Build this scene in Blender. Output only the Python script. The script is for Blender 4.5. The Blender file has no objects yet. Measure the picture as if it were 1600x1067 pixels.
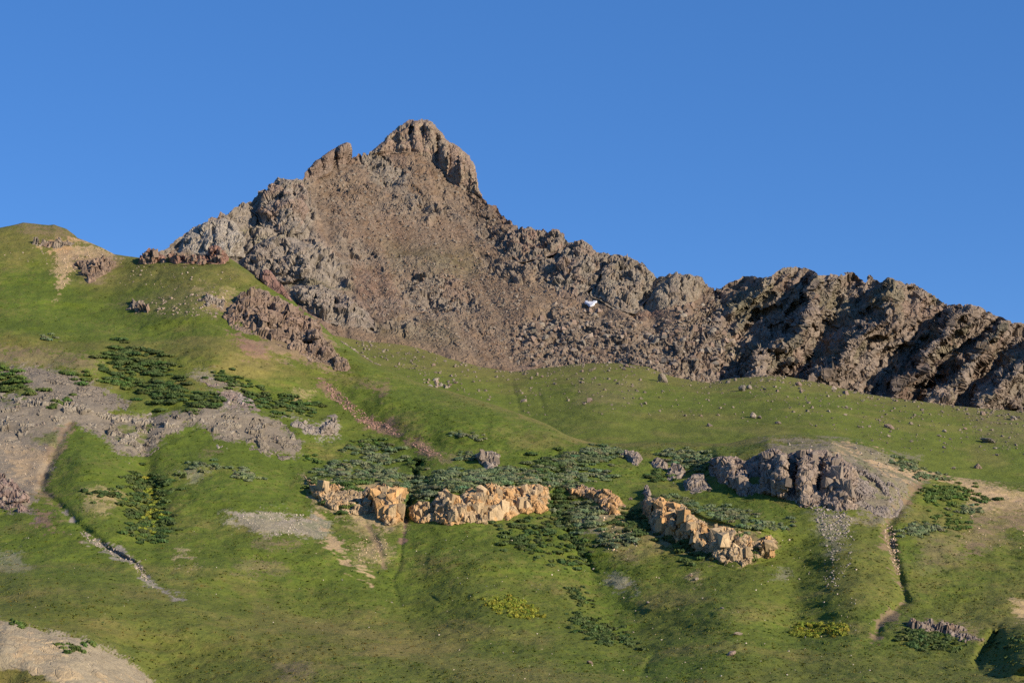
import bpy, math, random
import numpy as np
from mathutils import Vector, Euler, Matrix

# ---------------------------------------------------------------- camera, sky, sun, exposure
sc = bpy.context.scene
F = 2986.0                      # focal length in photo pixels (1600 wide)
PITCH = math.atan((930 - 533.5) / F)
cam_d = bpy.data.cameras.new('camera')
cam_d.sensor_fit = 'HORIZONTAL'; cam_d.sensor_width = 36.0; cam_d.lens = 36.0 * F / 1600
cam_d.clip_start = 0.5; cam_d.clip_end = 60000
cam = bpy.data.objects.new('camera', cam_d); sc.collection.objects.link(cam)
cam.rotation_euler = (math.pi / 2 + PITCH, 0, 0)
sc.camera = cam

SUN_AZ = math.radians(56)       # to the right of "straight behind the camera"
SUN_EL = math.radians(23)
to_sun = Vector((math.sin(SUN_AZ) * math.cos(SUN_EL), -math.cos(SUN_AZ) * math.cos(SUN_EL), math.sin(SUN_EL)))
w = bpy.data.worlds.new('World'); sc.world = w; w.use_nodes = True
nt = w.node_tree; nt.nodes.clear()
sky = nt.nodes.new('ShaderNodeTexSky'); sky.sky_type = 'NISHITA'; sky.sun_disc = False
sky.sun_elevation = SUN_EL; sky.sun_rotation = math.atan2(to_sun.x, to_sun.y)
sky.altitude = 3600; sky.air_density = 1.0; sky.dust_density = 0.0; sky.ozone_density = 3.0
hs = nt.nodes.new('ShaderNodeHueSaturation'); hs.inputs['Saturation'].default_value = 1.22; hs.inputs['Value'].default_value = 0.95
bg = nt.nodes.new('ShaderNodeBackground'); bg.inputs['Strength'].default_value = 0.10
wo = nt.nodes.new('ShaderNodeOutputWorld')
hs.inputs['Hue'].default_value = 0.508
mixs = nt.nodes.new('ShaderNodeMix'); mixs.data_type = 'RGBA'; mixs.inputs['Factor'].default_value = 0.45; mixs.inputs[7].default_value = (0.50, 1.58, 4.15, 1)   # clear thin mountain air, evenly blue
nt.links.new(sky.outputs[0], hs.inputs['Color']); nt.links.new(hs.outputs[0], mixs.inputs[6]); nt.links.new(mixs.outputs[2], bg.inputs['Color']); nt.links.new(bg.outputs[0], wo.inputs['Surface'])
sd_ = bpy.data.lights.new('sun', 'SUN'); sd_.energy = 4.4; sd_.angle = math.radians(0.53); sd_.color = (1.0, 0.86, 0.68)
sun = bpy.data.objects.new('sun', sd_); sc.collection.objects.link(sun)
sun.rotation_euler = to_sun.to_track_quat('Z', 'Y').to_euler()
sun.location = (300, -200, 300)
vs = sc.view_settings; vs.view_transform = 'Standard'; vs.look = 'None'; vs.exposure = 0.66; vs.gamma = 1.0; vs.use_curve_mapping = False
sc.cycles.max_bounces = 4; sc.cycles.diffuse_bounces = 2; sc.cycles.glossy_bounces = 1; sc.cycles.transmission_bounces = 2
sc.cycles.use_denoising = False

# ---------------------------------------------------------------- numeric helpers
f32 = np.float32
def hsh(ix, iy, seed):
    h = (ix.astype(np.int64) * 374761393 + iy.astype(np.int64) * 668265263 + seed * 1274126177) & 0xffffffff
    h = ((h ^ (h >> 13)) * 1274126177) & 0xffffffff
    h = ((h ^ (h >> 16)) * 2246822519) & 0xffffffff
    return ((h ^ (h >> 15)) & 0xffffff).astype(f32) / f32(0x1000000)
def vnoise(x, y, seed=0):
    x = np.asarray(x, f32); y = np.asarray(y, f32)
    ix = np.floor(x); iy = np.floor(y); fx = x - ix; fy = y - iy
    ix = ix.astype(np.int64); iy = iy.astype(np.int64)
    sx = fx * fx * (3 - 2 * fx); sy = fy * fy * (3 - 2 * fy)
    a = hsh(ix, iy, seed); b = hsh(ix + 1, iy, seed); c = hsh(ix, iy + 1, seed); d = hsh(ix + 1, iy + 1, seed)
    return ((a + (b - a) * sx) * (1 - sy) + (c + (d - c) * sx) * sy) * 2 - 1
def fbm(x, y, oct=4, seed=0, gain=0.5):
    s = 0; a = 1.0; t = 0
    for o in range(oct):
        s = s + a * vnoise(x * (2.03 ** o) + 17.3 * o, y * (2.03 ** o) - 9.1 * o, seed + o); t += a; a *= gain
    return s / t
FMEAN = 0.24
def facet(x, y, seed=0, tilt=0.6, jit=0.9):
    """broken-rock relief: every cell is one tilted flat block with sloping sides. returns height, distance to the crack, cell random"""
    x = np.asarray(x, f32); y = np.asarray(y, f32)
    ix = np.floor(x).astype(np.int64); iy = np.floor(y).astype(np.int64)
    h1 = np.full(x.shape, -9, f32); h2 = np.full(x.shape, -9, f32); cr = np.zeros(x.shape, f32)
    for oy in (-1, 0, 1):
        for ox in (-1, 0, 1):
            cx = ix + ox; cy = iy + oy; r = hsh(cx, cy, seed + 2)
            dx = x - (cx + 0.5 + (hsh(cx, cy, seed) - 0.5) * jit).astype(f32); dy = y - (cy + 0.5 + (hsh(cx, cy, seed + 1) - 0.5) * jit).astype(f32)
            gx = (hsh(cx, cy, seed + 3) - 0.5) * 2 * tilt; gy = (hsh(cx, cy, seed + 4) - 0.5) * 2 * tilt
            ax = np.abs(dx + (gy * 0.6) * dy); ay = np.abs(dy - (gy * 0.6) * dx)
            d = np.maximum(np.maximum(ax, ay), (ax + ay) * 0.72)
            hh = r * 0.9 + 1.25 * (gx * dx + gy * dy) - 3.4 * np.maximum(0, d - 0.36)
            near = hh > h1
            h2 = np.where(near, h1, np.maximum(h2, hh)); h1 = np.where(near, hh, h1); cr = np.where(near, r, cr)
    return np.maximum(h1, -0.65 + 0.15 * h1) - FMEAN, (h1 - h2) * 0.4, cr
def hsh3(a, b, c, seed):
    h = (a * 374761393 + b * 668265263 + c * 2147483647 * 3 + seed * 1274126177) & 0xffffffff
    h = ((h ^ (h >> 13)) * 1274126177) & 0xffffffff
    h = ((h ^ (h >> 16)) * 2246822519) & 0xffffffff
    return h ^ (h >> 15)
def facet3(x, y, z, seed=0, tilt=0.9, plates=True):
    """fractured rock in three dimensions. plates: tilted flat blocks with sloping sides and clefts between; else flat faces that meet in straight steps.
    returns height, crack distance, cell random"""
    sh = np.shape(x); x = np.asarray(x, f32).ravel(); y = np.asarray(y, f32).ravel(); z = np.asarray(z, f32).ravel()
    ix = np.floor(x).astype(np.int64); iy = np.floor(y).astype(np.int64); iz = np.floor(z).astype(np.int64)
    fx = x - ix; fy = y - iy; fz = z - iz; k = f32(1 / 255)
    b1 = np.full(x.shape, -9, f32); b2 = np.full(x.shape, -9, f32); h = np.zeros(x.shape, f32); cr = np.zeros(x.shape, f32)
    for oz in (-1, 0, 1):
        for oy in (-1, 0, 1):
            for ox in (-1, 0, 1):
                q = hsh3(ix + ox, iy + oy, iz + oz, seed); q2 = (q * 2654435761) & 0xffffffff
                dx = fx - ox - (q & 255).astype(f32) * k; dy = fy - oy - ((q >> 8) & 255).astype(f32) * k; dz = fz - oz - ((q >> 16) & 255).astype(f32) * k
                r = ((q2 >> 8) & 255).astype(f32) * k
                gx = tilt * (((q2 >> 16) & 255).astype(f32) * k - 0.5) * 2; gz = tilt * (((q2 >> 24) & 255).astype(f32) * k - 0.5) * 2
                hh = r * 0.9 + gx * dx + gz * dz
                if plates:
                    ax = np.abs(dx + 0.5 * gz * dz); az = np.abs(dz - 0.5 * gz * dx); d = np.maximum(np.maximum(ax, az), (ax + az) * 0.72); d = np.maximum(d, np.abs(dy))
                    hh = hh - 2.6 * np.maximum(0, d - 0.32); sc_ = hh
                else: sc_ = -(dx * dx + dy * dy + dz * dz)
                near = sc_ > b1
                b2 = np.where(near, b1, np.maximum(b2, sc_)); b1 = np.where(near, sc_, b1); h = np.where(near, hh, h); cr = np.where(near, r, cr)
    e = (b1 - b2) * 0.4 if plates else np.sqrt(-b2) - np.sqrt(-b1)
    if plates: h = np.maximum(h, -0.9 + 0.1 * h) - 0.32
    else: h = h - 0.45
    return h.reshape(sh), e.reshape(sh), cr.reshape(sh)
def sstep(a, b, x):
    t = np.clip((x - a) / (b - a), 0, 1); return t * t * (3 - 2 * t)
def sdpoly(u, v, poly, margin=60):
    """signed distance in photo pixels, positive inside; far outside = -margin"""
    P = np.array(poly, float); out = np.full(u.shape, -float(margin), f32)
    m = (u > P[:, 0].min() - margin) & (u < P[:, 0].max() + margin) & (v > P[:, 1].min() - margin) & (v < P[:, 1].max() + margin)
    if not m.any(): return out
    x = u[m].astype(f32); y = v[m].astype(f32); d = np.full(x.shape, 1e9, f32); ins = np.zeros(x.shape, bool)
    n = len(P)
    for i in range(n):
        x0, y0 = P[i]; x1, y1 = P[(i + 1) % n]; ex = x1 - x0; ey = y1 - y0
        t = np.clip(((x - x0) * ex + (y - y0) * ey) / (ex * ex + ey * ey + 1e-9), 0, 1)
        d = np.minimum(d, (x - x0 - t * ex) ** 2 + (y - y0 - t * ey) ** 2)
        c = (y0 > y) != (y1 > y)
        if y1 != y0: ins ^= c & (x < (x1 - x0) * (y - y0) / (y1 - y0) + x0)
    d = np.sqrt(d); out[m] = np.maximum(np.where(ins, d, -d), -margin)
    return out
def lined(u, v, pts, margin=60):
    """distance to a polyline, signed side (+ = right of travel), parameter along"""
    P = np.array(pts, float); out = np.full(u.shape, float(margin), f32); side = np.zeros(u.shape, f32); par = np.zeros(u.shape, f32)
    m = (u > P[:, 0].min() - margin) & (u < P[:, 0].max() + margin) & (v > P[:, 1].min() - margin) & (v < P[:, 1].max() + margin)
    if not m.any(): return out, side, par
    x = u[m]; y = v[m]; d = np.full(x.shape, 1e9); s = np.zeros(x.shape); pr = np.zeros(x.shape); n = len(P) - 1
    for i in range(n):
        x0, y0 = P[i]; x1, y1 = P[i + 1]; ex = x1 - x0; ey = y1 - y0
        t = np.clip(((x - x0) * ex + (y - y0) * ey) / (ex * ex + ey * ey), 0, 1)
        dd = (x - x0 - t * ex) ** 2 + (y - y0 - t * ey) ** 2
        nr = dd < d; d = np.where(nr, dd, d); s = np.where(nr, np.sign(ex * (y - y0) - ey * (x - x0)), s); pr = np.where(nr, (i + t) / n, pr)
    out[m] = np.sqrt(d); side[m] = s; par[m] = pr
    return out, side, par
cp, sp = math.cos(PITCH), math.sin(PITCH)
def unproj(u, v, Y):
    dx = (u - 800) / F; dy = (533.5 - v) / F
    k = Y / (cp - dy * sp)
    return np.stack([dx * k, Y + 0 * k, (sp + dy * cp) * k], -1)
def spline(ctrl):
    """thin plate surface through (u, v, Y) survey points"""
    C = np.array(ctrl, float); q = C[:, :2] / 400.0; n = len(C)
    r2 = ((q[:, None] - q[None]) ** 2).sum(-1)
    K = np.where(r2 > 0, r2 * np.log(r2 + 1e-12) * 0.5, 0) + np.eye(n) * 0.002
    Pm = np.c_[np.ones(n), q]; A = np.zeros((n + 3, n + 3)); A[:n, :n] = K; A[:n, n:] = Pm; A[n:, :n] = Pm.T
    s = np.linalg.solve(A, np.r_[C[:, 2], 0, 0, 0])
    gu = np.arange(-760, 2361, 10.0); gv = np.arange(100, 1181, 10.0)
    U, V = np.meshgrid(gu / 400, gv / 400); G = s[n] + s[n + 1] * U + s[n + 2] * V
    for i in range(n):
        rr = (U - q[i, 0]) ** 2 + (V - q[i, 1]) ** 2
        G += s[i] * np.where(rr > 0, rr * np.log(rr + 1e-12) * 0.5, 0)
    def ev(u, v):
        a = np.clip((u + 760) / 10, 0, len(gu) - 1.001); b = np.clip((v - 100) / 10, 0, len(gv) - 1.001)
        i = a.astype(int); j = b.astype(int); fa = a - i; fb = b - j
        return (G[j, i] * (1 - fa) + G[j, i + 1] * fa) * (1 - fb) + (G[j + 1, i] * (1 - fa) + G[j + 1, i + 1] * fa) * fb
    return ev
def trace(s):
    a = np.array([[float(q) for q in p.split(',')] for p in s.split()]); return a
def lerp(a, b, m):
    return a + (b - a) * m[..., None]

# ---------------------------------------------------------------- materials
def nodemat(name, rough=0.95, spec=0.15):
    m = bpy.data.materials.new(name); m.use_nodes = True; n = m.node_tree.nodes; l = m.node_tree.links
    b = n['Principled BSDF']; b.inputs['Roughness'].default_value = rough; b.inputs['Specular IOR Level'].default_value = spec
    return m, n, l, b
def surface_mat(name, scales, amps, bump, bscale, objrand=0.0, crack=0.0, cscale=0.45):
    """colour attribute of the ground itself, broken up by several scales of world-space noise, with fine relief"""
    m, n, l, b = nodemat(name)
    at = n.new('ShaderNodeAttribute'); at.attribute_name = 'Col'
    geo = n.new('ShaderNodeNewGeometry'); cur = at.outputs['Color']
    for k, (s, a) in enumerate(zip(scales, amps)):
        t = n.new('ShaderNodeTexNoise'); t.inputs['Scale'].default_value = s; t.inputs['Detail'].default_value = 3.0; t.inputs['Roughness'].default_value = 0.65
        l.new(geo.outputs['Position'], t.inputs['Vector'])
        mr = n.new('ShaderNodeMapRange'); mr.inputs['From Min'].default_value = 0.25; mr.inputs['From Max'].default_value = 0.75
        mr.inputs['To Min'].default_value = 1 - a; mr.inputs['To Max'].default_value = 1 + a
        l.new(t.outputs['Fac'], mr.inputs['Value'])
        mx = n.new('ShaderNodeVectorMath'); mx.operation = 'SCALE'
        l.new(cur, mx.inputs[0]); l.new(mr.outputs[0], mx.inputs['Scale']); cur = mx.outputs[0]
    if objrand:
        oi = n.new('ShaderNodeObjectInfo'); mr = n.new('ShaderNodeMapRange')
        mr.inputs['To Min'].default_value = 1 - objrand; mr.inputs['To Max'].default_value = 1 + objrand
        l.new(oi.outputs['Random'], mr.inputs['Value']); mx = n.new('ShaderNodeVectorMath'); mx.operation = 'SCALE'
        l.new(cur, mx.inputs[0]); l.new(mr.outputs[0], mx.inputs['Scale']); cur = mx.outputs[0]
    l.new(cur, b.inputs['Base Color'])
    if bump:
        t = n.new('ShaderNodeTexNoise'); t.inputs['Scale'].default_value = bscale; t.inputs['Detail'].default_value = 5.0; t.inputs['Roughness'].default_value = 0.7
        l.new(geo.outputs['Position'], t.inputs['Vector'])
        bp = n.new('ShaderNodeBump'); bp.inputs['Strength'].default_value = 1.0; bp.inputs['Distance'].default_value = bump
        l.new(t.outputs['Fac'], bp.inputs['Height']); l.new(bp.outputs[0], b.inputs['Normal'])
        if crack:                                           # joints: thin sunken lines, taller than wide
            mp = n.new('ShaderNodeMapping'); mp.inputs['Scale'].default_value = (1, 1, 0.42); mp.inputs['Rotation'].default_value = (0.1, 0.22, 0)
            nz = n.new('ShaderNodeTexNoise'); nz.inputs['Scale'].default_value = 0.5; ad = n.new('ShaderNodeVectorMath'); ad.operation = 'MULTIPLY_ADD'; ad.inputs[1].default_value = (1.6, 1.6, 1.6)
            l.new(geo.outputs['Position'], mp.inputs['Vector']); l.new(geo.outputs['Position'], nz.inputs['Vector']); l.new(nz.outputs['Color'], ad.inputs[0]); l.new(mp.outputs[0], ad.inputs[2])
            vo = n.new('ShaderNodeTexVoronoi'); vo.feature = 'DISTANCE_TO_EDGE'; vo.inputs['Scale'].default_value = cscale; l.new(ad.outputs[0], vo.inputs['Vector'])
            mr = n.new('ShaderNodeMapRange'); mr.inputs['From Max'].default_value = 0.09; l.new(vo.outputs['Distance'], mr.inputs['Value'])
            b2 = n.new('ShaderNodeBump'); b2.inputs['Distance'].default_value = crack; l.new(mr.outputs[0], b2.inputs['Height']); l.new(bp.outputs[0], b2.inputs['Normal']); l.new(b2.outputs[0], b.inputs['Normal'])
    return m
M_GRASS = surface_mat('alpine_turf', (0.06, 0.45, 2.2), (0.10, 0.13, 0.20), 0.40, 1.1)
M_ROCK = surface_mat('weathered_rock', (0.08, 0.5, 2.5), (0.10, 0.18, 0.24), 0.05, 2.2, 0, 0.28, 0.30)
M_CLIFF = surface_mat('cliff_rock', (0.25, 1.2, 5.0), (0.14, 0.20, 0.22), 0.04, 3.0, 0, 0.30, 0.55)
M_SOIL = surface_mat('bare_soil', (0.12, 0.6, 3.0), (0.12, 0.16, 0.20), 0.12, 1.6)
M_STONE = surface_mat('loose_stone', (0.5, 2.5), (0.15, 0.2), 0.05, 3.0, 0.22, 0.10, 0.6)
def leaf_mat(name):
    m, n, l, b = nodemat(name, 0.7, 0.25)
    at = n.new('ShaderNodeAttribute'); at.attribute_name = 'Col'
    l.new(at.outputs['Color'], b.inputs['Base Color'])
    tr = n.new('ShaderNodeBsdfTranslucent'); mx = n.new('ShaderNodeMixShader'); mx.inputs[0].default_value = 0.3
    l.new(at.outputs['Color'], tr.inputs['Color']); l.new(b.outputs[0], mx.inputs[1]); l.new(tr.outputs[0], mx.inputs[2])
    l.new(mx.outputs[0], n['Material Output'].inputs['Surface'])
    return m
M_LEAF = leaf_mat('willow_leaves')
m, n, l, b = nodemat('old_snow', 0.6, 0.3); b.inputs['Base Color'].default_value = (0.62, 0.63, 0.66, 1)
t = n.new('ShaderNodeTexNoise'); t.inputs['Scale'].default_value = 1.5; bp = n.new('ShaderNodeBump'); bp.inputs['Distance'].default_value = 0.3
l.new(t.outputs['Fac'], bp.inputs['Height']); l.new(bp.outputs[0], b.inputs['Normal']); M_SNOW = m

# ---------------------------------------------------------------- mesh helpers
COL = sc.collection
def raw_mesh(name, verts, faces, mat, cols=None, smooth=False):
    """faces: (n,3) or (n,4) int array"""
    me = bpy.data.meshes.new(name); verts = np.ascontiguousarray(verts, f32); faces = np.ascontiguousarray(faces, np.int32)
    k = faces.shape[1]
    me.vertices.add(len(verts)); me.vertices.foreach_set('co', verts.ravel())
    me.loops.add(faces.size); me.loops.foreach_set('vertex_index', faces.ravel())
    me.polygons.add(len(faces)); me.polygons.foreach_set('loop_start', np.arange(0, faces.size, k, dtype=np.int32))
    try: me.polygons.foreach_set('loop_total', np.full(len(faces), k, np.int32))
    except Exception: pass
    me.polygons.foreach_set('use_smooth', np.full(len(faces), smooth, bool))
    me.update(calc_edges=True)
    if cols is not None:
        a = me.color_attributes.new('Col', 'FLOAT_COLOR', 'POINT')
        c4 = np.ones((len(verts), 4), f32); c4[:, :3] = np.clip(cols, 0.004, 0.95); a.data.foreach_set('color', c4.ravel())
    me.materials.append(mat)
    return me
def link(name, me, parent=None, **kw):
    o = bpy.data.objects.new(name, me); COL.objects.link(o)
    if parent is not None: o.parent = parent
    for k, v in kw.items(): o[k] = v
    return o
def thing(o, label, cat, group=None):
    o['label'] = label; o['category'] = cat
    if group: o['group'] = group
    return o
def recentre(me):
    """move the mesh so that its origin is at its base; returns the world position"""
    n = len(me.vertices); co = np.empty(n * 3, f32); me.vertices.foreach_get('co', co); co = co.reshape(-1, 3)
    c = np.array([co[:, 0].mean(), co[:, 1].mean(), co[:, 2].min()]); co -= c; me.vertices.foreach_set('co', co.ravel()); me.update()
    return Vector(c)
def grid_faces(nr, nc, keep=None):
    i = np.arange(nr * nc).reshape(nr, nc)
    q = np.stack([i[:-1, :-1], i[:-1, 1:], i[1:, 1:], i[1:, :-1]], -1).reshape(-1, 4)
    return q if keep is None else q[keep.ravel()]
def grid_normals(P):
    du = np.gradient(P, axis=1); dv = np.gradient(P, axis=0); n = np.cross(du, dv)
    return n / (np.linalg.norm(n, axis=-1, keepdims=True) + 1e-9)
def compact(V, faces, C):
    used = np.unique(faces); idx = np.full(len(V), -1); idx[used] = np.arange(len(used))
    return V[used], idx[faces], C[used]

class Layer:
    """one sheet of ground: rows climb from the foot line to the crest line, then a few rows fall away behind the crest"""
    def __init__(s, us, vfoot, vcrest, rows): s.us = us; s.vf = vfoot; s.vc = vcrest; s.rows = rows
    def grid(s, behind):
        t = np.linspace(0, 1, s.rows)[:, None]; U = np.repeat(s.us[None], s.rows, 0); sm = np.interp(s.us, s.us, np.convolve(np.pad(s.vc, 60, mode='edge'), np.hanning(121) / np.hanning(121).sum(), 'valid')); V = s.vf[None] + (sm - s.vf)[None] * t + (s.vc - sm)[None] * t ** 8
        s.V = V
        return U, V
    def finish(s, P, behind):
        s.P = P
        back = []
        top = P[-1]
        for d, drop in behind:
            q = top.copy(); k = (top[:, 1] + d) / top[:, 1]; q[:, 0] *= k; q[:, 1] += d; q[:, 2] -= drop; back.append(q)
        return np.concatenate([P, np.array(back)], 0)
    def ij(s, u, v):
        u = np.asarray(u, float); v = np.asarray(v, float)
        j = np.interp(u, s.us, np.arange(len(s.us))); vf = np.interp(u, s.us, s.vf); vc = np.interp(u, s.us, s.vc)
        i = np.clip((v - vf) / (vc - vf), 0, 1) * (s.rows - 1)
        for _ in range(4):                                   # rows are not evenly spaced near a jagged crest
            a = np.clip(i.astype(int), 0, s.rows - 2); b = np.clip(j.astype(int), 0, len(s.us) - 1)
            v0 = s.V[a, b]; v1 = s.V[a + 1, b]; i = np.clip(a + np.clip((v - v0) / np.where(np.abs(v1 - v0) < 1e-3, -1e-3, v1 - v0), -6, 6), 0, s.rows - 1.001)
        return np.clip(i, 0, s.rows - 1.001), np.clip(j, 0, len(s.us) - 1.001)
    def samp(s, A, u, v):
        i, j = s.ij(u, v); a = i.astype(int); b = j.astype(int); fi = (i - a)[..., None]; fj = (j - b)[..., None]
        return (A[a, b] * (1 - fj) + A[a, b + 1] * fj) * (1 - fi) + (A[a + 1, b] * (1 - fj) + A[a + 1, b + 1] * fj) * fi
    def pos(s, u, v): return s.samp(s.P, u, v)
    def nor(s, u, v): return s.samp(s.N, u, v)
def columns(step, lo=-120, hi=1720, margin=640):
    core = np.arange(lo, hi + 0.1, step); m1 = lo - np.geomspace(step * 1.5, margin, 34)[::-1]; m2 = hi + np.geomspace(step * 1.5, margin, 34)
    return np.r_[m1, core, m2]

def along(N, P):
    """cosine between the ground's normal and the line of sight"""
    return np.clip(np.abs((N * P).sum(-1)) / np.linalg.norm(P, axis=-1), 0.28, 1)
# ---------------------------------------------------------------- traced lines of the place
CREST_F = trace('-700,420 -400,380 -200,362 -60,358 0,356 20,352 36,348 56,350 76,352 84,351 104,358 115,366 121,372 140,379 157,386 178,397 197,400 219,403 258,403 320,401 354,401 366,408 385,421 400,433 420,446 457,468 469,482 497,501 508,513 525,529 547,543 561,553 581,566 609,577 637,591 665,601 700,610 740,622 780,635 820,649 850,660 887,680 915,689 940,693 980,692 1010,688 1047,688 1090,691 1114,693 1140,692 1180,683 1200,680 1256,679 1312,682 1346,686 1369,693 1397,707 1425,720 1442,733 1481,743 1509,747 1551,751 1600,754 1720,765 1900,770 2360,790')
CREST_B = trace('-760,440 300,440 420,458 480,500 520,524 547,529 561,532 595,535 623,538 651,543 680,552 700,560 750,573 800,581 820,579 842,575 870,573 898,569 926,567 957,567 983,569 1011,573 1033,582 1053,589 1081,594 1109,598 1137,592 1160,590 1200,587 1228,588 1251,592 1284,599 1312,606 1357,616 1397,622 1439,627 1481,633 1523,637 1565,640 1600,643 1720,655 2360,690')
SKY_M = trace('-760,600 -200,560 0,500 150,440 240,398 268,381 291,363 299,356 324,346 326,340 335,337 340,340 345,330 351,332 355,336 366,326 375,322 394,311 403,301 425,288 434,276 441,277 448,281 455,284 462,280 473,281 478,272 500,262 530,250 549,247 560,236 567,238 574,243 577,240 600,224 620,212 640,205 660,205 690,220 712,232 734,252 744,275 747,297 754,308 761,313 762,318 776,322 785,336 799,347 809,354 810,358 830,357 844,361 850,357 852,367 862,370 872,364 882,367 886,378 896,381 902,381 909,378 920,387 934,391 948,395 957,400 969,403 984,403 997,412 1008,416 1015,424 1026,433 1042,429 1056,424 1061,429 1078,426 1081,431 1095,431 1102,444 1118,451 1126,451 1137,443 1154,437 1163,431 1180,430 1199,431 1217,422 1234,418 1256,418 1273,424 1280,431 1293,429 1301,426 1315,431 1325,425 1338,431 1346,440 1353,442 1359,433 1374,438 1408,438 1433,446 1447,452 1461,464 1481,478 1489,474 1509,477 1532,480 1554,492 1574,498 1582,502 1600,505 1650,520 1720,545 1900,570 2360,640')
def crest(tr, u): return np.interp(u, tr[:, 0], tr[:, 1])

# ================================================================ GROUND round the camera, out to the horizon
gx = np.sign(np.linspace(-1, 1, 81)) * np.abs(np.linspace(-1, 1, 81)) ** 3 * 16000
X, Y = np.meshgrid(gx, gx); R = np.hypot(X, Y)
Z = -1.7 - 14.8 * sstep(0, 190, R) - 1.2 * sstep(10, 60, R) - 6.0 * sstep(250, 600, R)
C = np.ones(X.shape + (3,)) * (0.13, 0.14, 0.04)
link('ground', raw_mesh('ground', np.stack([X, Y, Z], -1).reshape(-1, 3), grid_faces(81, 81), M_GRASS, C.reshape(-1, 3), True), kind='structure')

# ================================================================ FRONT HILLSIDE
D_F = spline([(-700, 1095, 235), (-700, 900, 320), (-700, 700, 420), (-700, 420, 600), (-200, 1067, 240), (-200, 850, 345), (-200, 600, 465), (-200, 362, 610),
    (0, 1067, 252), (0, 970, 266), (0, 925, 300), (0, 850, 345), (0, 760, 388), (0, 700, 412), (0, 600, 462), (0, 545, 488), (0, 450, 555), (0, 356, 612),
    (120, 985, 272), (250, 1060, 268), (110, 372, 612), (200, 402, 592), (150, 540, 496), (150, 460, 556), (300, 460, 556), (340, 402, 582), (400, 433, 568), (330, 545, 503),
    (200, 700, 422), (200, 620, 466), (200, 800, 378), (250, 900, 328), (300, 960, 305), (500, 1067, 262), (500, 960, 326), (500, 870, 366), (500, 780, 410), (500, 700, 446), (430, 600, 488),
    (500, 505, 548), (560, 553, 534), (560, 620, 492), (660, 601, 516), (700, 680, 460), (780, 635, 494), (700, 760, 420), (700, 860, 375), (750, 960, 332), (850, 1067, 268), (800, 1020, 300),
    (900, 683, 468), (940, 692, 466), (950, 780, 415), (950, 880, 370), (1000, 980, 328), (1100, 1067, 270), (1050, 688, 468), (1130, 760, 425), (1150, 860, 376), (1200, 680, 466), (1260, 679, 468),
    (1250, 960, 332), (1280, 860, 372), (1330, 1067, 275), (1400, 708, 462), (1420, 800, 412), (1450, 900, 362), (1480, 743, 460), (1500, 1000, 318), (1600, 754, 466), (1600, 830, 415), (1600, 920, 360), (1600, 1067, 278),
    (1800, 768, 470), (1800, 900, 370), (1800, 1067, 282), (2300, 790, 480), (2300, 950, 360), (2300, 1090, 275)])
DYDV = 0.46
CLIFFS = [  # u range, foot line, top line, bench px, steepness
    (468, 645, '470,790 500,803 540,812 575,812 605,823 632,818 645,815', '470,745 490,752 540,750 580,757 612,752 632,765 645,775', 26, 0.75),
    (632, 872, '632,812 660,818 700,822 755,822 800,810 862,800 872,800', '632,785 660,780 690,762 730,758 765,754 800,754 858,758 872,760', 34, 0.8),
    (880, 985, '880,785 930,800 985,810', '880,757 930,760 985,775', 16, 0.6),
    (995, 1222, '995,815 1025,840 1060,855 1100,872 1150,888 1213,872 1222,860', '995,772 1020,774 1060,785 1100,806 1150,822 1205,830 1222,835', 22, 0.7),
    (1095, 1425, '1095,755 1145,770 1180,778 1240,790 1290,795 1340,800 1400,808 1425,800', '1095,722 1120,712 1150,712 1200,700 1240,702 1300,704 1350,730 1400,755 1425,765', 20, 0.85),
    (-120, 380, '-120,575 0,572 100,585 200,590 380,590', '-120,520 0,524 100,531 200,540 300,546 380,548', 30, 0.35),
    (-120, 480, '-120,760 0,760 60,740 110,690 210,714 300,690 400,705 480,715', '-120,640 0,640 110,630 210,652 300,638 400,648 480,680', 30, 0.2),
    (-120, 245, '-120,1080 0,1078 120,1090 245,1090', '-120,952 0,966 60,980 120,992 180,1015 215,1040 245,1062', 18, 0.16),
    (1385, 1545, '1385,1000 1450,1008 1545,1010', '1385,975 1450,970 1545,985', 14, 0.6),
    (445, 535, '445,668 500,682 535,682', '445,652 500,660 520,652 535,655', 10, 0.6),
]
GULLIES = [  # pts, width px, depth m
    ([(108, 662), (88, 700), (72, 735), (62, 768), (98, 796), (128, 828), (170, 857), (212, 880), (230, 905), (262, 928), (320, 940), (400, 962)], 7, 2.4),
    ([(655, 722), (648, 735), (650, 748), (641, 765), (643, 780), (634, 795), (635, 812)], 4, 6.5),
    ([(634, 812), (628, 850), (624, 885), (612, 905), (626, 945)], 4, 1.0),
    ([(872, 705), (868, 745), (864, 790), (880, 822), (905, 862), (928, 892)], 5, 2.6),
    ([(1440, 752), (1405, 795), (1386, 822), (1394, 862), (1404, 895), (1410, 925), (1416, 938), (1395, 955), (1374, 975), (1368, 992)], 8, 4.2),
        ([(1556, 992), (1544, 1008), (1536, 1022), (1528, 1038)], 9, 8.0),
    ([(1000, 1058), (1012, 1035), (1022, 1022)], 5, 1.6),
    ([(560, 880), (585, 895), (600, 905)], 6, 1.4), ([(572, 820), (590, 850), (600, 885)], 5, 1.2),
    ([(480, 985), (540, 1005)], 5, 1.0), ([(665, 925), (690, 945)], 4, 1.0), ([(330, 600), (400, 630), (440, 660), (470, 700)], 9, 1.8),
    ([(235, 640), (225, 700), (232, 760), (240, 850)], 14, 3.0), ([(600, 580), (560, 640), (630, 690), (650, 716)], 14, 1.6), ([(190, 420), (170, 480), (110, 520)], 22, 3.0),
]
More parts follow.
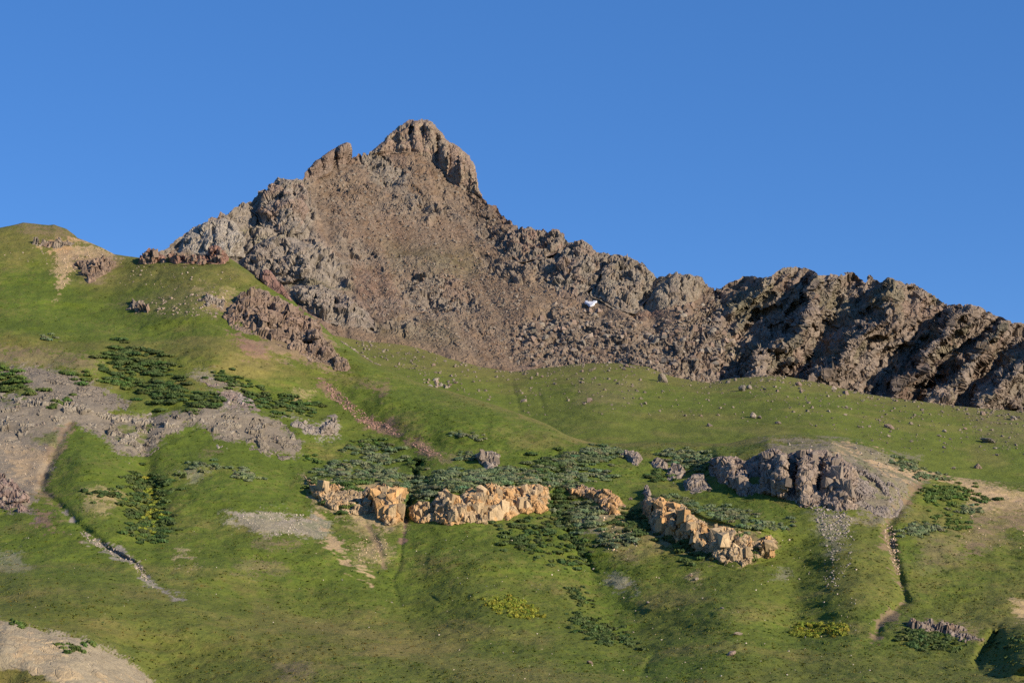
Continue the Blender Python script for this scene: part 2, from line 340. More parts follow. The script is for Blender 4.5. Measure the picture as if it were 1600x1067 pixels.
FOLDS = [  # broad spurs (+) and hollows (-) of the hillside: pts, width px, metres
    ([(110, 660), (150, 780), (235, 880)], 42, 5), ([(296, 655), (380, 770), (520, 900)], 60, 6), ([(215, 710), (235, 790), (245, 870)], 34, -4), ([(545, 580), (640, 630), (760, 665), (900, 690)], 34, 6), ([(470, 600), (560, 670), (640, 712)], 44, -5), ([(60, 480), (130, 500), (230, 520)], 50, -5), ([(330, 420), (300, 470), (330, 530)], 60, 6),
    ([(720, 830), (770, 950), (800, 1020)], 60, 5), ([(625, 830), (640, 960), (690, 1010)], 50, -4), ([(880, 830), (940, 930), (1010, 1050)], 46, -6), ([(1090, 890), (1150, 990), (1180, 1060)], 60, 5), ([(1330, 820), (1345, 900), (1330, 1000)], 50, 5), ([(1250, 830), (1240, 940), (1250, 1040)], 40, -3), ([(1500, 870), (1560, 930), (1600, 960)], 50, 4), ([(400, 860), (330, 900), (280, 930)], 40, 4), ([(0, 850), (200, 905), (420, 965), (640, 1015)], 26, -1.6), ([(60, 930), (300, 975), (560, 1030), (800, 1062)], 34, 5), ([(450, 1010), (600, 1045), (740, 1080)], 18, -3), ([(1380, 750), (1450, 830), (1500, 860)], 40, 3)]
HUMP = [(-200, 850), (150, 885), (280, 912), (400, 942), (540, 979), (653, 1010), (800, 1036), (912, 1046), (1000, 1066), (1000, 1200), (-200, 1200)]
def ground_F(u, v):
    D = D_F(u, v)
    for lo, hi, ft, tp, bench, k in CLIFFS:
        ft = trace(ft); tp = trace(tp); mm = (u > lo - 40) & (u < hi + 40)
        uu = u[mm]; vv = v[mm] + 2 * vnoise(uu / 30, v[mm] / 30, 5)
        f = np.interp(uu, ft[:, 0], ft[:, 1]); t = np.interp(uu, tp[:, 0], tp[:, 1]); A = 0.55 * k * (f - t) * DYDV
        r = np.clip((f - vv) / (f - t), 0, 1) * (1 - sstep(0, bench, t - vv))
        D[mm] -= A * r * sstep(lo - 30, lo + 40, uu) * (1 - sstep(hi - 40, hi + 30, uu))
    for pts, wd, dp in GULLIES:
        d, sd, pr = lined(u, v, pts, 70)
        D += dp * np.exp(-(d / wd) ** 2) * np.sin(np.pi * np.clip(0.12 + 0.8 * pr, 0, 1)) ** 0.5
    for pts, wd, hg in FOLDS:
        d, sd, pr = lined(u, v, pts, wd * 2.6); D -= 1.55 * hg * np.exp(-(d / wd) ** 2) * np.sin(np.pi * np.clip(0.1 + 0.8 * pr, 0, 1))
    h = sdpoly(u, v, HUMP, 60)
    D -= 12 * sstep(-2, 26, h)
    # swelling in the bottom right corner whose back falls into shade
    D -= 15 * np.exp(-(((u - 1635) / 62) ** 4 + ((v - 1015) / 40) ** 4))
    return D
us = columns(1.75); vc = crest(CREST_F, us)
LF = Layer(us, np.full(us.shape, 1096.0), vc, 425)
U, V = LF.grid(None)
D = ground_F(U.ravel(), V.ravel()).reshape(U.shape)
D += 9 * np.exp(-(V - vc[None]) / 7.0)
P = unproj(U, V, D)
N = grid_normals(P)
X, S = P[..., 0], P[..., 1] * 0.5 + P[..., 2]
rough = sstep(0, 14, V - vc[None])
h = 2.0 * fbm(X / 42, S / 42, 3, 11) + 0.8 * fbm(X / 9, S / 9, 3, 21)
D = D - h * (0.15 + 0.85 * rough) / along(N, P)
P = unproj(U, V, D); N = grid_normals(P)
P = P + N * (0.32 * fbm(X / 2.2, S / 2.2, 3, 31) * (0.25 + 0.75 * rough))[..., None]

# ---- colour of the ground itself
PAL = dict(lush=(0.098, 0.134, 0.018), green=(0.114, 0.138, 0.022), olive=(0.150, 0.136, 0.038), straw=(0.200, 0.158, 0.056), dark=(0.045, 0.085, 0.015),
    tan=(0.42, 0.30, 0.17), pale=(0.30, 0.25, 0.165), purple=(0.212, 0.178, 0.132), red=(0.235, 0.135, 0.105), orange=(0.46, 0.27, 0.13), grey=(0.29, 0.25, 0.21), brown=(0.23, 0.16, 0.10), gravel=(0.33, 0.28, 0.22))
PAL = {k: np.array(v) for k, v in PAL.items()}
n1 = fbm(X / 60, S / 40, 4, 41); n2 = fbm(X / 14, S / 10, 4, 51); n3 = fbm(X / 3.2, S / 2.6, 3, 61); n4 = fbm(X / 1.1, S / 0.9, 2, 71)
EDGE = 16 * n2 + 15 * n3 + 13 * n4; WH = hsh((U * 4).astype(np.int64), (V * 4).astype(np.int64), 3) * 2 - 1
Cc = np.ones(U.shape + (3,)) * PAL['green']
Cc = lerp(Cc, PAL['lush'], sstep(-0.25, 0.35, n1))
Cc = lerp(Cc, PAL['olive'], sstep(0.05, 0.5, n2 - 0.4 * n1) * 0.7)
def tint(poly, c, wd=10, strength=1.0, en=1.0, breakup=0.0):
    global Cc
    bare = c in ('tan', 'pale', 'purple', 'red', 'orange', 'grey', 'brown', 'gravel'); s = sdpoly(U, V, poly, 90) + EDGE * en + (5 * WH if bare else 0)
    wd = wd * 0.55 if bare else wd
    m = sstep(-wd, wd, s) * strength
    if breakup: m = m * (1 - breakup * sstep(-0.15, 0.25, n3 * 0.7 + n2 * 0.5))
    Cc = lerp(Cc, PAL[c], m)
def band(pts, c, wd, strength=1.0, en=0.4):
    global Cc
    d, s, p = lined(U, V, pts, 50)
    Cc = lerp(Cc, PAL[c], (1 - sstep(wd * 0.5, wd * 1.3, d + EDGE * en * wd / 5)) * strength)
# broad vegetation zones
tint([(-300, 350), (120, 340), (200, 400), (350, 395), (420, 440), (340, 470), (240, 450), (150, 470), (60, 400), (-300, 400)], 'olive', 25, 0.75)
tint([(-300, 505), (0, 515), (150, 530), (330, 540), (420, 545), (420, 570), (300, 565), (150, 548), (-300, 545)], 'olive', 10, 0.8, 0.7)
tint([(-60, 1000), (-60, 890), (250, 930), (420, 960), (640, 1010), (900, 1046), (1010, 1070), (1010, 1100), (-60, 1100)], 'olive', 18, 0.25)
tint([(400, 942), (540, 979), (653, 1010), (800, 1036), (1000, 1066), (1000, 1090), (700, 1060), (500, 1005), (380, 965)], 'straw', 9, 0.4)
tint([(560, 549), (700, 606), (850, 656), (930, 689), (930, 697), (840, 664), (700, 617), (560, 562)], 'straw', 4, 0.55, 0.4)
tint([(880, 690), (1000, 690), (1180, 684), (1260, 680), (1400, 708), (1300, 700), (1180, 700), (1080, 700), (960, 698)], 'olive', 5, 0.9, 0.5)
tint([(1150, 1030), (1600, 1010), (1700, 1100), (1100, 1100)], 'olive', 20, 0.4)
tint([(1440, 960), (1620, 900), (1620, 990), (1500, 985), (1420, 950)], 'olive', 20, 0.5)
tint([(560, 850), (640, 860), (660, 920), (600, 950), (420, 900), (420, 860)], 'lush', 20, 0.8)
tint([(640, 800), (880, 820), (1000, 870), (1000, 920), (800, 900), (640, 860)], 'lush', 20, 0.7)
tint([(880, 850), (960, 880), (1010, 980), (960, 1000), (900, 900)], 'lush', 12, 0.9)
tint([(1110, 745), (1200, 780), (1250, 800), (1180, 830), (1120, 800), (1070, 775)], 'lush', 10, 0.9)
tint([(110, 665), (210, 715), (290, 665), (340, 700), (480, 720), (470, 800), (350, 790), (250, 780), (100, 790), (75, 740)], 'lush', 12, 0.8)
tint([(560, 560), (700, 620), (880, 685), (800, 690), (640, 650), (560, 600)], 'lush', 14, 0.55)
tint([(0, 430), (80, 440), (150, 480), (220, 500), (120, 525), (0, 515)], 'lush', 18, 0.8)
tint([(1300, 820), (1390, 840), (1400, 930), (1330, 960), (1280, 900)], 'olive', 18, 0.5)
# bare ground
tint([(72, 384), (110, 378), (150, 388), (182, 397), (150, 404), (125, 412), (108, 425), (100, 445), (90, 470), (86, 445), (92, 415)], 'tan', 6, 0.95, 1.0, 0.3)
tint([(20, 350), (60, 346), (110, 356), (125, 372), (90, 372), (40, 362)], 'brown', 8, 0.6, 0.8, 0.2)
tint([(78, 380), (110, 380), (110, 392), (80, 395)], 'orange', 6, 0.6)
tint([(105, 400), (180, 403), (190, 420), (150, 440), (120, 425)], 'brown', 8, 0.7, 0.8, 0.3)
tint([(310, 455), (370, 455), (350, 500), (330, 480)], 'tan', 6, 0.5, 1, 0.4)
tint([(160, 470), (330, 455), (370, 480), (340, 500), (220, 495)], 'brown', 12, 0.35, 1, 0.5)
tint([(-60, 545), (60, 548), (150, 560), (150, 580), (60, 575), (-60, 560)], 'brown', 6, 0.75, 0.8, 0.35)
tint([(-60, 560), (45, 575), (110, 580), (135, 600), (200, 632), (170, 645), (240, 650), (300, 640), (370, 635), (440, 655), (470, 690), (462, 712), (420, 712), (380, 692), (345, 690), (325, 672), (295, 660), (270, 672), (235, 705), (210, 714), (185, 705), (160, 680), (115, 662), (95, 690), (65, 760), (40, 800), (0, 770), (-60, 760)], 'purple', 5, 1.0, 0.6)
tint([(-60, 575), (25, 572), (45, 605), (30, 625), (-60, 610)], 'green', 5, 0.9, 0.8)
tint([(185, 668), (232, 666), (235, 680), (210, 690), (185, 685)], 'green', 4, 0.8, 0.8)
tint([(48, 680), (95, 670), (85, 700), (60, 700)], 'green', 5, 0.7)
tint([(5, 705), (80, 695), (78, 722), (55, 760), (20, 740)], 'tan', 8, 0.6, 1.2, 0.6)
tint([(305, 585), (345, 592), (375, 612), (402, 640), (370, 640), (345, 615)], 'purple', 6, 0.9, 0.8, 0.15)
tint([(-60, 735), (10, 748), (42, 770), (45, 790), (60, 810), (30, 800), (-60, 780)], 'purple', 5, 0.95, 0.6)
tint([(55, 800), (72, 803), (88, 828), (70, 830)], 'red', 4, 0.7)
tint([(446, 652), (500, 662), (520, 652), (530, 658), (528, 682), (500, 684), (470, 672)], 'grey', 4, 0.95, 0.5)
tint([(365, 520), (400, 530), (415, 548), (390, 545)], 'red', 5, 0.8)
tint([(340, 480), (400, 455), (500, 510), (550, 582), (480, 570), (400, 535)], 'brown', 8, 0.85, 0.8)
tint([(497, 592), (512, 598), (545, 625), (578, 650), (615, 668), (624, 679), (600, 676), (570, 668), (545, 645), (520, 622)], 'red', 4, 0.85, 0.8, 0.25)
tint([(563, 597), (606, 600), (606, 615), (595, 625), (572, 612)], 'red', 6, 0.6, 0.9, 0.4)
tint([(636, 690), (660, 692), (690, 712), (670, 712)], 'red', 4, 0.75, 0.7, 0.2)
tint([(348, 797), (420, 800), (480, 810), (490, 802), (513, 815), (505, 838), (470, 835), (420, 835), (370, 815)], 'gravel', 5, 0.9, 0.7, 0.3)
band([(496, 812), (520, 845), (548, 882), (580, 897)], 'tan', 8, 0.9, 0.6)
tint([(545, 845), (600, 838), (615, 860), (600, 880), (560, 872)], 'tan', 8, 0.6, 1, 0.5)
tint([(474, 742), (500, 752), (540, 750), (600, 752), (636, 768), (630, 815), (600, 822), (560, 812), (520, 803), (485, 785)], 'tan', 5, 0.8, 0.8, 0.3)
tint([(540, 800), (580, 805), (590, 840), (560, 840)], 'tan', 8, 0.6, 1, 0.4)
tint([(1003, 778), (1060, 785), (1110, 820), (1190, 835), (1213, 850), (1208, 870), (1160, 885), (1100, 872), (1040, 842), (1005, 815)], 'brown', 5, 0.7, 0.8, 0.3)
tint([(945, 850), (1005, 830), (1030, 850), (985, 880), (960, 870)], 'brown', 10, 0.55, 1, 0.5)
tint([(955, 905), (985, 903), (992, 918), (965, 918)], 'gravel', 6, 0.7, 0.9, 0.2)
tint([(905, 808), (940, 805), (945, 835), (910, 835)], 'purple', 6, 0.8, 0.8, 0.2)
tint([(940, 790), (975, 795), (975, 840), (945, 840)], 'tan', 8, 0.5, 1, 0.4)
tint([(1190, 690), (1260, 685), (1340, 692), (1400, 715), (1440, 745), (1420, 770), (1405, 800), (1370, 812), (1300, 795), (1200, 720)], 'purple', 5, 0.9, 1.0, 0.35)
band([(1315, 698), (1345, 710), (1395, 732), (1440, 745), (1500, 752), (1560, 775), (1640, 800)], 'tan', 5.5, 0.9, 0.9)
tint([(1500, 745), (1560, 760), (1640, 770), (1640, 800), (1570, 790), (1510, 765)], 'tan', 5, 0.9, 1.0, 0.35)
tint([(1500, 790), (1560, 780), (1600, 800), (1640, 830), (1560, 830), (1530, 870), (1500, 860), (1520, 830)], 'brown', 9, 0.8, 1.3, 0.6)
tint([(1510, 765), (1545, 770), (1540, 800), (1510, 795)], 'tan', 8, 0.5, 1, 0.2)
tint([(1430, 840), (1500, 830), (1510, 880), (1440, 890)], 'brown', 12, 0.5, 1, 0.5)
tint([(1585, 940), (1640, 935), (1640, 970), (1590, 962)], 'tan', 5, 0.7)
tint([(1262, 790), (1320, 795), (1330, 840), (1300, 870), (1270, 830)], 'gravel', 12, 0.45, 1.2, 0.5)
tint([(1395, 970), (1450, 965), (1530, 985), (1535, 1000), (1450, 985)], 'brown', 6, 0.6, 0.9, 0.3)
tint([(-60, 962), (0, 968), (60, 984), (120, 996), (180, 1018), (212, 1040), (240, 1066), (200, 1110), (-60, 1110)], 'pale', 3, 1.0, 0.35)
tint([(0, 1045), (40, 1005), (48, 1000), (30, 1045), (5, 1060)], 'tan', 8, 0.6)
tint([(-60, 1036), (20, 1042), (60, 1058), (95, 1075), (95, 1110), (-60, 1110)], 'olive', 3, 1.0, 0.5)
tint([(0, 860), (38, 862), (38, 885), (0, 885)], 'gravel', 7, 0.5, 1, 0.4)
for (a, b, rx, ry, c) in [(300, 738, 14, 5, 'gravel'), (410, 885, 40, 10, 'brown'), (430, 850, 40, 8, 'brown'), (165, 770, 30, 7, 'tan'), (290, 870, 18, 6, 'tan'), (330, 705, 20, 5, 'brown'), (1085, 905, 8, 5, 'tan'), (460, 1045, 26, 6, 'brown'), (600, 1020, 40, 6, 'straw'), (830, 650, 40, 6, 'straw'), (860, 690, 60, 8, 'straw'), (610, 790, 10, 8, 'orange'), (520, 570, 20, 6, 'brown'), (470, 625, 14, 8, 'tan'), (380, 575, 40, 10, 'straw'), (290, 870, 14, 4, 'pale'), (160, 790, 20, 10, 'tan'), (1225, 900, 12, 6, 'gravel'), (700, 720, 12, 4, 'brown'), (455, 672, 10, 5, 'dark')]:
    tint([(a + rx * math.cos(q), b + ry * math.sin(q)) for q in np.linspace(0, 6.28, 10)[:-1]], c, 5, 0.6, 0.9, 0.35)
band([(108, 662), (88, 700), (72, 735), (62, 768), (98, 796), (128, 828)], 'brown', 5, 0.75, 1.0); band([(98, 796), (128, 828), (170, 857), (212, 880), (232, 908), (262, 928), (285, 934)], 'grey', 4, 0.85, 0.9)
band([(1440, 752), (1405, 795), (1384, 822), (1392, 862), (1402, 895), (1408, 925), (1414, 938), (1394, 957), (1372, 977), (1366, 994)], 'brown', 5.0, 0.85, 0.9)
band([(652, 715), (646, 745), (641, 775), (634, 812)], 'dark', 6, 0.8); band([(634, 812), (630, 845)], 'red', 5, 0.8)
band([(872, 705), (868, 745), (864, 790), (880, 822), (905, 862), (928, 892)], 'lush', 8, 0.9); band([(572, 820), (590, 850), (600, 885)], 'brown', 4, 0.7)
Cc = lerp(Cc, PAL['dark'], sstep(0.12, 0.5, n4 + 0.5 * n3) * 0.25 * (Cc[..., 1] > Cc[..., 0] * 0.9))
Cc = lerp(Cc, PAL['straw'], sstep(0.2, 0.55, -n4 + 0.5 * n2) * 0.25 * (Cc[..., 1] > Cc[..., 0] * 0.9))
Cc *= 0.95 * (1 + 0.15 * n2 + 0.12 * n3)[..., None]
back = [(6, 0.6), (16, 3), (34, 10), (70, 26), (140, 60)]
LF.C = Cc; PB = LF.finish(P, back); LF.N = grid_normals(P)
CB = np.concatenate([Cc, np.repeat(Cc[-1:], len(back), 0)], 0)
hill = link('hillside', raw_mesh('hillside', PB.reshape(-1, 3), grid_faces(*PB.shape[:2]), M_GRASS, CB.reshape(-1, 3), True), kind='structure')

# ================================================================ BOWL MEADOW behind the crest
D_B = spline([(-760, 460, 800), (300, 460, 790), (300, 520, 700), (480, 500, 775), (560, 532, 765), (560, 590, 650), (700, 560, 745), (700, 640, 610), (830, 577, 740), (830, 690, 560), (957, 567, 750), (930, 640, 620), (900, 720, 525),
    (1033, 582, 735), (1100, 597, 722), (1100, 650, 620), (1100, 720, 520), (1200, 587, 725), (1300, 603, 712), (1300, 650, 620), (1250, 710, 530), (1357, 616, 705), (1480, 633, 698), (1450, 690, 600), (1450, 760, 520), (1600, 643, 695), (1600, 700, 605), (1600, 785, 515), (1800, 660, 690), (1800, 790, 520), (2300, 690, 680), (2300, 820, 510)])
us = columns(2.0, 470, 1720, 600); vcb = np.minimum(crest(CREST_B, us), crest(CREST_F, us) + 8); vfb = crest(CREST_F, us) + 80
LB = Layer(us, vfb, vcb, 130)
U, V = LB.grid(None); D = D_B(U, V) + 14 * np.exp(-(V - vcb[None]) / 6.0); D = np.maximum(D, np.interp(U, LF.us, LF.P[-1, :, 1]) + 26)
for pts, wd, dp in [([(760, 575), (800, 640), (860, 680)], 20, 4), ([(1250, 600), (1300, 650), (1330, 690)], 30, 4), ([(800, 600), (812, 640)], 4, 1.5), ([(840, 610), (850, 640)], 4, 1.5)]:
    D += dp * np.exp(-(lined(U, V, pts, 90)[0] / wd) ** 2)
P = unproj(U, V, D); N = grid_normals(P); X, S = P[..., 0], P[..., 1] * 0.4 + P[..., 2]
D = D - (2.0 * fbm(X / 50, S / 40, 3, 12) + 0.7 * fbm(X / 11, S / 9, 3, 22)) * (0.2 + 0.8 * sstep(0, 10, V - vcb[None])) / along(N, P)
P = unproj(U, V, D); N = grid_normals(P); P = P + N * (0.3 * fbm(X / 3, S / 2.6, 3, 32) * (0.3 + 0.7 * sstep(0, 10, V - vcb[None])))[..., None]
n1 = fbm(X / 70, S / 30, 4, 43); n2 = fbm(X / 16, S / 9, 4, 53); n3 = fbm(X / 4, S / 3, 3, 63); n4 = fbm(X / 1.5, S / 1.2, 2, 73); EDGE = 14 * n2 + 12 * n3 + 9 * n4; WH = hsh((U * 4).astype(np.int64), (V * 4).astype(np.int64), 3) * 2 - 1
Cc = np.ones(U.shape + (3,)) * PAL['green']
Cc = lerp(Cc, PAL['lush'], sstep(-0.2, 0.4, n1) * 0.9); Cc = lerp(Cc, PAL['olive'], sstep(0.0, 0.5, n2 - 0.3 * n1) * 0.6)
Cc = lerp(Cc, PAL['olive'], (1 - sstep(2, 26, V - vcb[None] + EDGE)) * 0.7)
tint([(545, 520), (700, 550), (820, 575), (820, 600), (700, 590), (560, 550)], 'olive', 12, 0.5)
tint([(900, 590), (1000, 600), (990, 640), (900, 630)], 'brown', 14, 0.3, 1.2, 0.5); tint([(1500, 640), (1700, 650), (1700, 700), (1540, 690)], 'brown', 16, 0.3, 1.2, 0.5)
tint([(1380, 700), (1440, 712), (1430, 725), (1400, 715)], 'purple', 6, 0.6)
Cc *= (1 + 0.16 * n2 + 0.14 * n3)[..., None]
back = [(5, 0.6), (15, 4), (40, 14), (90, 40)]
PB = LB.finish(P, back); LB.N = grid_normals(P); CB = np.concatenate([Cc, np.repeat(Cc[-1:], len(back), 0)], 0)
link('bowl_meadow', raw_mesh('bowl_meadow', PB.reshape(-1, 3), grid_faces(*PB.shape[:2]), M_GRASS, CB.reshape(-1, 3), True), kind='structure')

# ================================================================ MOUNTAIN
D_M = spline([(-760, 600, 960), (-760, 700, 860), (-200, 560, 960), (-200, 640, 860), (0, 500, 960), (0, 620, 850), (240, 398, 975), (240, 560, 850), (350, 335, 1010), (350, 450, 930), (470, 285, 1050), (470, 450, 940), (500, 560, 865),
    (550, 245, 1095), (600, 500, 905), (620, 400, 985), (650, 300, 1062), (650, 205, 1122), (747, 300, 1085), (700, 420, 978), (800, 352, 1050), (800, 450, 960), (800, 575, 860), (885, 378, 1022), (900, 470, 948), (950, 560, 868),
    (960, 400, 1000), (1025, 433, 972), (1050, 520, 900), (1050, 600, 840), (1117, 451, 958), (1160, 560, 868), (1200, 431, 935), (1200, 590, 838), (1260, 418, 938), (1320, 428, 928), (1330, 610, 826), (1408, 438, 908), (1420, 550, 850),
    (1480, 640, 806), (1532, 480, 880), (1600, 505, 866), (1600, 650, 796), (1720, 545, 860), (1720, 680, 786), (2300, 630, 850), (2300, 740, 770)])
us = columns(1.5); us = np.unique(np.r_[us, np.arange(1105, 1650, 1.5) + 0.75]); vcm = crest(SKY_M, us); vfm = np.minimum(crest(CREST_B, us), np.where(us < 560, crest(CREST_F, us), 9999)) + 60
vfm = np.maximum(vfm, vcm + 40)
LM = Layer(us, vfm, vcm, 320)
U, V = LM.grid(None)
def relief_M(u, v):
    D = D_M(u, v)
    # ribs and gullies of the long ridge on the right: each rib's far flank is steep
    wob = 50 * fbm(u / 62, v / 62, 4, 81); s = u + 0.72 * (v - 430) + wob
    gul = [1130, 1268, 1352, 1505, 1580, 1662, 1760, 1900]; dep = [10, 17, 25, 20, 14, 22, 16, 16]
    p = np.zeros(u.shape)
    for i in range(len(gul) - 1):
        a, b = gul[i], gul[i + 1]; t = np.clip((s - a) / (b - a), 0, 1); inn = (s >= a) & (s < b)
        rise = np.clip(t / 0.36, 0, 1) ** 1.2; fall = 1 - np.clip((t - 0.36) / 0.64, 0, 1) ** 0.8
        p = np.where(inn, (dep[i] * (1 - t) + dep[i + 1] * t) * np.where(t < 0.36, rise, fall), p)
    p = p + 4.5 * np.abs(((s + 14 * fbm(u / 30, v / 30, 3, 85)) / 34) % 1 * 2 - 1) ** 0.8
    wgt = sstep(1100, 1160, u + 0.3 * (v - 450)) * sstep(0, 40, v - np.interp(u, SKY_M[:, 0], SKY_M[:, 1]) + 25)
    D = D - (p - 9) * wgt * 1.9
    # spurs of the face and the talus cones
    for (u0, v0, u1, v1, wd, hgt) in [(885, 380, 1010, 585, 40, 14), (1050, 430, 1075, 590, 45, 18), (434, 276, 500, 500, 34, 10), (330, 345, 345, 420, 22, 10), (810, 356, 900, 520, 30, 8), (760, 315, 830, 480, 26, 7), (640, 240, 700, 400, 40, 6), (560, 250, 520, 420, 30, 6)]:
        d, sd_, pr = lined(u, v, [(u0, v0), ((u0 + u1) / 2 + 8, (v0 + v1) / 2), (u1, v1)], 150); D -= hgt * np.exp(-(d / wd) ** 2)
    for (u0, v0, u1, v1, wd, hgt) in [(1117, 452, 1165, 570, 9, 9), (850, 372, 800, 420, 12, 8), (895, 385, 862, 440, 9, 8), (1026, 436, 985, 500, 9, 7), (1010, 470, 1040, 560, 12, 6), (700, 330, 760, 560, 40, 4), (560, 300, 620, 560, 50, 4)]:
        d, sd_, pr = lined(u, v, [(u0, v0), (u1, v1)], 120); D += 0.8 * hgt * np.exp(-(d / wd) ** 2) * np.clip(1.15 - pr, 0, 1)
    return D
D = relief_M(U, V); D = np.maximum(D, np.where(U < 560, 640, np.interp(U, LB.us, LB.P[-1, :, 1]) + 24))
P = unproj(U, V, D); N = grid_normals(P); X, S = P[..., 0] + 0.8 * (D - D_M(U, V)), P[..., 2] * 1.55
wx = 3 * fbm(X / 14, S / 14, 3, 91); wy = 3 * fbm(X / 14, S / 14, 3, 92)
def zone(poly, wd, en=1.0): return sstep(-wd, wd, sdpoly(U, V, poly, 80) + en * (9 * fbm(X / 20, S / 20, 3, 93) + 5 * fbm(X / 6, S / 6, 2, 94)))
Zcl = zone([(230, 400), (300, 352), (345, 328), (434, 272), (478, 278), (492, 330), (505, 385), (545, 420), (552, 455), (500, 445), (455, 445), (400, 430), (340, 410)], 10)   # grey cliffs, left
Zcb = zone([(452, 447), (500, 445), (560, 470), (582, 492), (588, 514), (545, 512), (515, 506), (485, 490)], 6)
Zup = zone([(560, 240), (600, 240), (640, 262), (640, 300), (590, 290), (560, 265)], 8)
Zcr = zone([(800, 365), (812, 352), (885, 362), (910, 372), (960, 396), (1010, 410), (1030, 430), (1018, 470), (992, 505), (955, 480), (930, 468), (880, 466), (850, 450), (835, 425), (790, 400)], 8)
Zsl = zone([(1000, 470), (1030, 430), (1058, 420), (1095, 427), (1105, 446), (1080, 470), (1040, 482), (1005, 490)], 5, 0.6)
Zta = zone([(800, 505), (880, 470), (960, 490), (1040, 520), (1120, 460), (1160, 540), (1200, 600), (1040, 600), (900, 600), (800, 560)], 14)
Zrr = sstep(1095, 1135, U + 0.35 * (V - 450) + 10 * fbm(X / 20, S / 20, 3, 95))
Ztp = zone([(470, 285), (560, 240), (700, 250), (760, 310), (810, 356), (760, 360), (650, 330), (560, 320), (500, 330)], 20)
Zcn = sstep(0.05, 0.38, fbm(X / 34, S / 24, 4, 99) + 0.12 * (400 - V) / 200)
Zrk = np.maximum.reduce([zone(pl, 7, 1.2) for pl in ([(618, 440), (660, 428), (725, 440), (760, 482), (700, 492), (640, 480)], [(520, 355), (560, 365), (590, 400), (560, 410), (525, 385)], [(640, 300), (700, 320), (720, 345), (670, 345)], [(740, 350), (800, 370), (790, 395), (745, 375)], [(600, 500), (650, 490), (665, 515), (615, 525)], [(740, 395), (800, 410), (815, 440), (760, 430)])])
crag = np.maximum.reduce([Zrk * 0.9, Zcn * 0.3, Zcl, Zcb, Zup * 0.8, Zcr, Zsl * 0.5, Zrr, Zta * 0.55, Ztp * 0.38])
edge_top = 1 - sstep(4, 22, V - vcm[None]); crag = np.maximum(crag, edge_top * 0.7)
XX = P[..., 0] - 0.55 * P[..., 2] * Zrr + 0.6 * wx; YY = P[..., 1]; ZZ = P[..., 2] + 0.6 * wy
hf1, e1, c1 = facet3(XX / 13, YY / 15, ZZ / 17, 101, 1.0); hf1 = 0.5 * hf1 + 0.6 * facet3(XX / 10, YY / 12, ZZ / 15, 105, 1.1, False)[0]
hf2, e2, c2 = facet3(XX / 5.2, YY / 6, ZZ / 7, 111, 1.1); hf2 = 0.45 * hf2 + 0.6 * facet3(XX / 4.2, YY / 4.6, ZZ / 5.4, 115, 1.1, False)[0]
hf3, e3, c3 = facet3(XX / 2.1, YY / 2.4, ZZ / 2.5, 121, 1.2, False)
brk = 0.45 + 0.75 * sstep(-0.25, 0.3, fbm(X / 22, S / 22, 3, 98))          # some faces clean, some shattered
hcr = (5.0 - 1.8 * Zrr) * hf1 + brk * (3.1 * hf2 + 1.0 * hf3) - 0.8 * (1 - sstep(0, 0.10, e1))
hsc = 1.8 * fbm(X / 26, S / 26, 3, 96) + 1.7 * fbm((X + 0.25 * S) / 9, S / 75, 3, 196) + 0.9 * hf2 * sstep(0.05, 0.5, fbm(X / 30, S / 30, 3, 97) + 0.1) + 0.28 * hf3
hh = hcr * crag + hsc * (1 - crag)
damp = 0.55 + 0.45 * sstep(0, 8, V - vcm[None])
P = P + N * (hh * damp)[..., None]
# colour
MP = dict(scree=(0.158, 0.108, 0.070), grey=(0.186, 0.159, 0.127), pale=(0.299, 0.274, 0.228), red=(0.169, 0.107, 0.078), tan=(0.195, 0.136, 0.084), lich=(0.153, 0.140, 0.088), green=(0.101, 0.098, 0.039), dark=(0.098, 0.078, 0.065))
PAL.update({'m_' + k: np.array(v) for k, v in MP.items()})
n1 = fbm(X / 70, S / 70, 4, 44); n2 = fbm(X / 18, S / 18, 4, 54); n3 = fbm(X / 5, S / 5, 3, 64); EDGE = 9 * n2 + 6 * n3; WH = hsh((U * 4).astype(np.int64), (V * 4).astype(np.int64), 3) * 2 - 1
Cc = np.ones(U.shape + (3,)) * PAL['m_scree']
Cc = lerp(Cc, PAL['m_tan'], sstep(-0.1, 0.5, n2) * 0.5)
stk = fbm((X + 0.25 * S) / 8, S / 80, 4, 197); Cc = lerp(Cc, PAL['m_red'], sstep(0.05, 0.45, stk) * 0.6); Cc = lerp(Cc, PAL['m_grey'] * 0.9, sstep(0.05, 0.4, -stk) * 0.2)
tint([(600, 380), (740, 390), (760, 430), (680, 440), (610, 420)], 'm_green', 25, 0.5, 1.2, 0.2); tint([(560, 500), (700, 505), (720, 540), (600, 530)], 'm_green', 18, 0.4, 1.2, 0.2)
tint([(760, 420), (860, 430), (860, 490), (790, 480)], 'm_tan', 18, 0.6); tint([(840, 455), (930, 468), (920, 500), (850, 490)], 'm_tan', 10, 0.7)
Cc = lerp(Cc, PAL['m_grey'], np.clip(Zcl + Zcb + Zup + 0.7 * Zrk, 0, 1) * 0.95); Cc *= (1 + 0.12 * np.clip(Zcl + Zcb + Zcr, 0, 1))[..., None]
Cc = lerp(Cc, PAL['m_grey'] * 0.95, np.clip(Zcr + Zsl, 0, 1) * 0.8); Cc = lerp(Cc, PAL['m_grey'] * np.array((0.92, 0.86, 0.80)), Zta * 0.75)
Cc = lerp(Cc, PAL['m_grey'] * 0.82 + PAL['m_red'] * 0.3, Zrr * 0.9); Cc = lerp(Cc, PAL['m_lich'], Zrr * sstep(-0.05, 0.45, n2) * 0.6)
Cc = lerp(Cc, PAL['m_lich'], Zsl * 0.3)
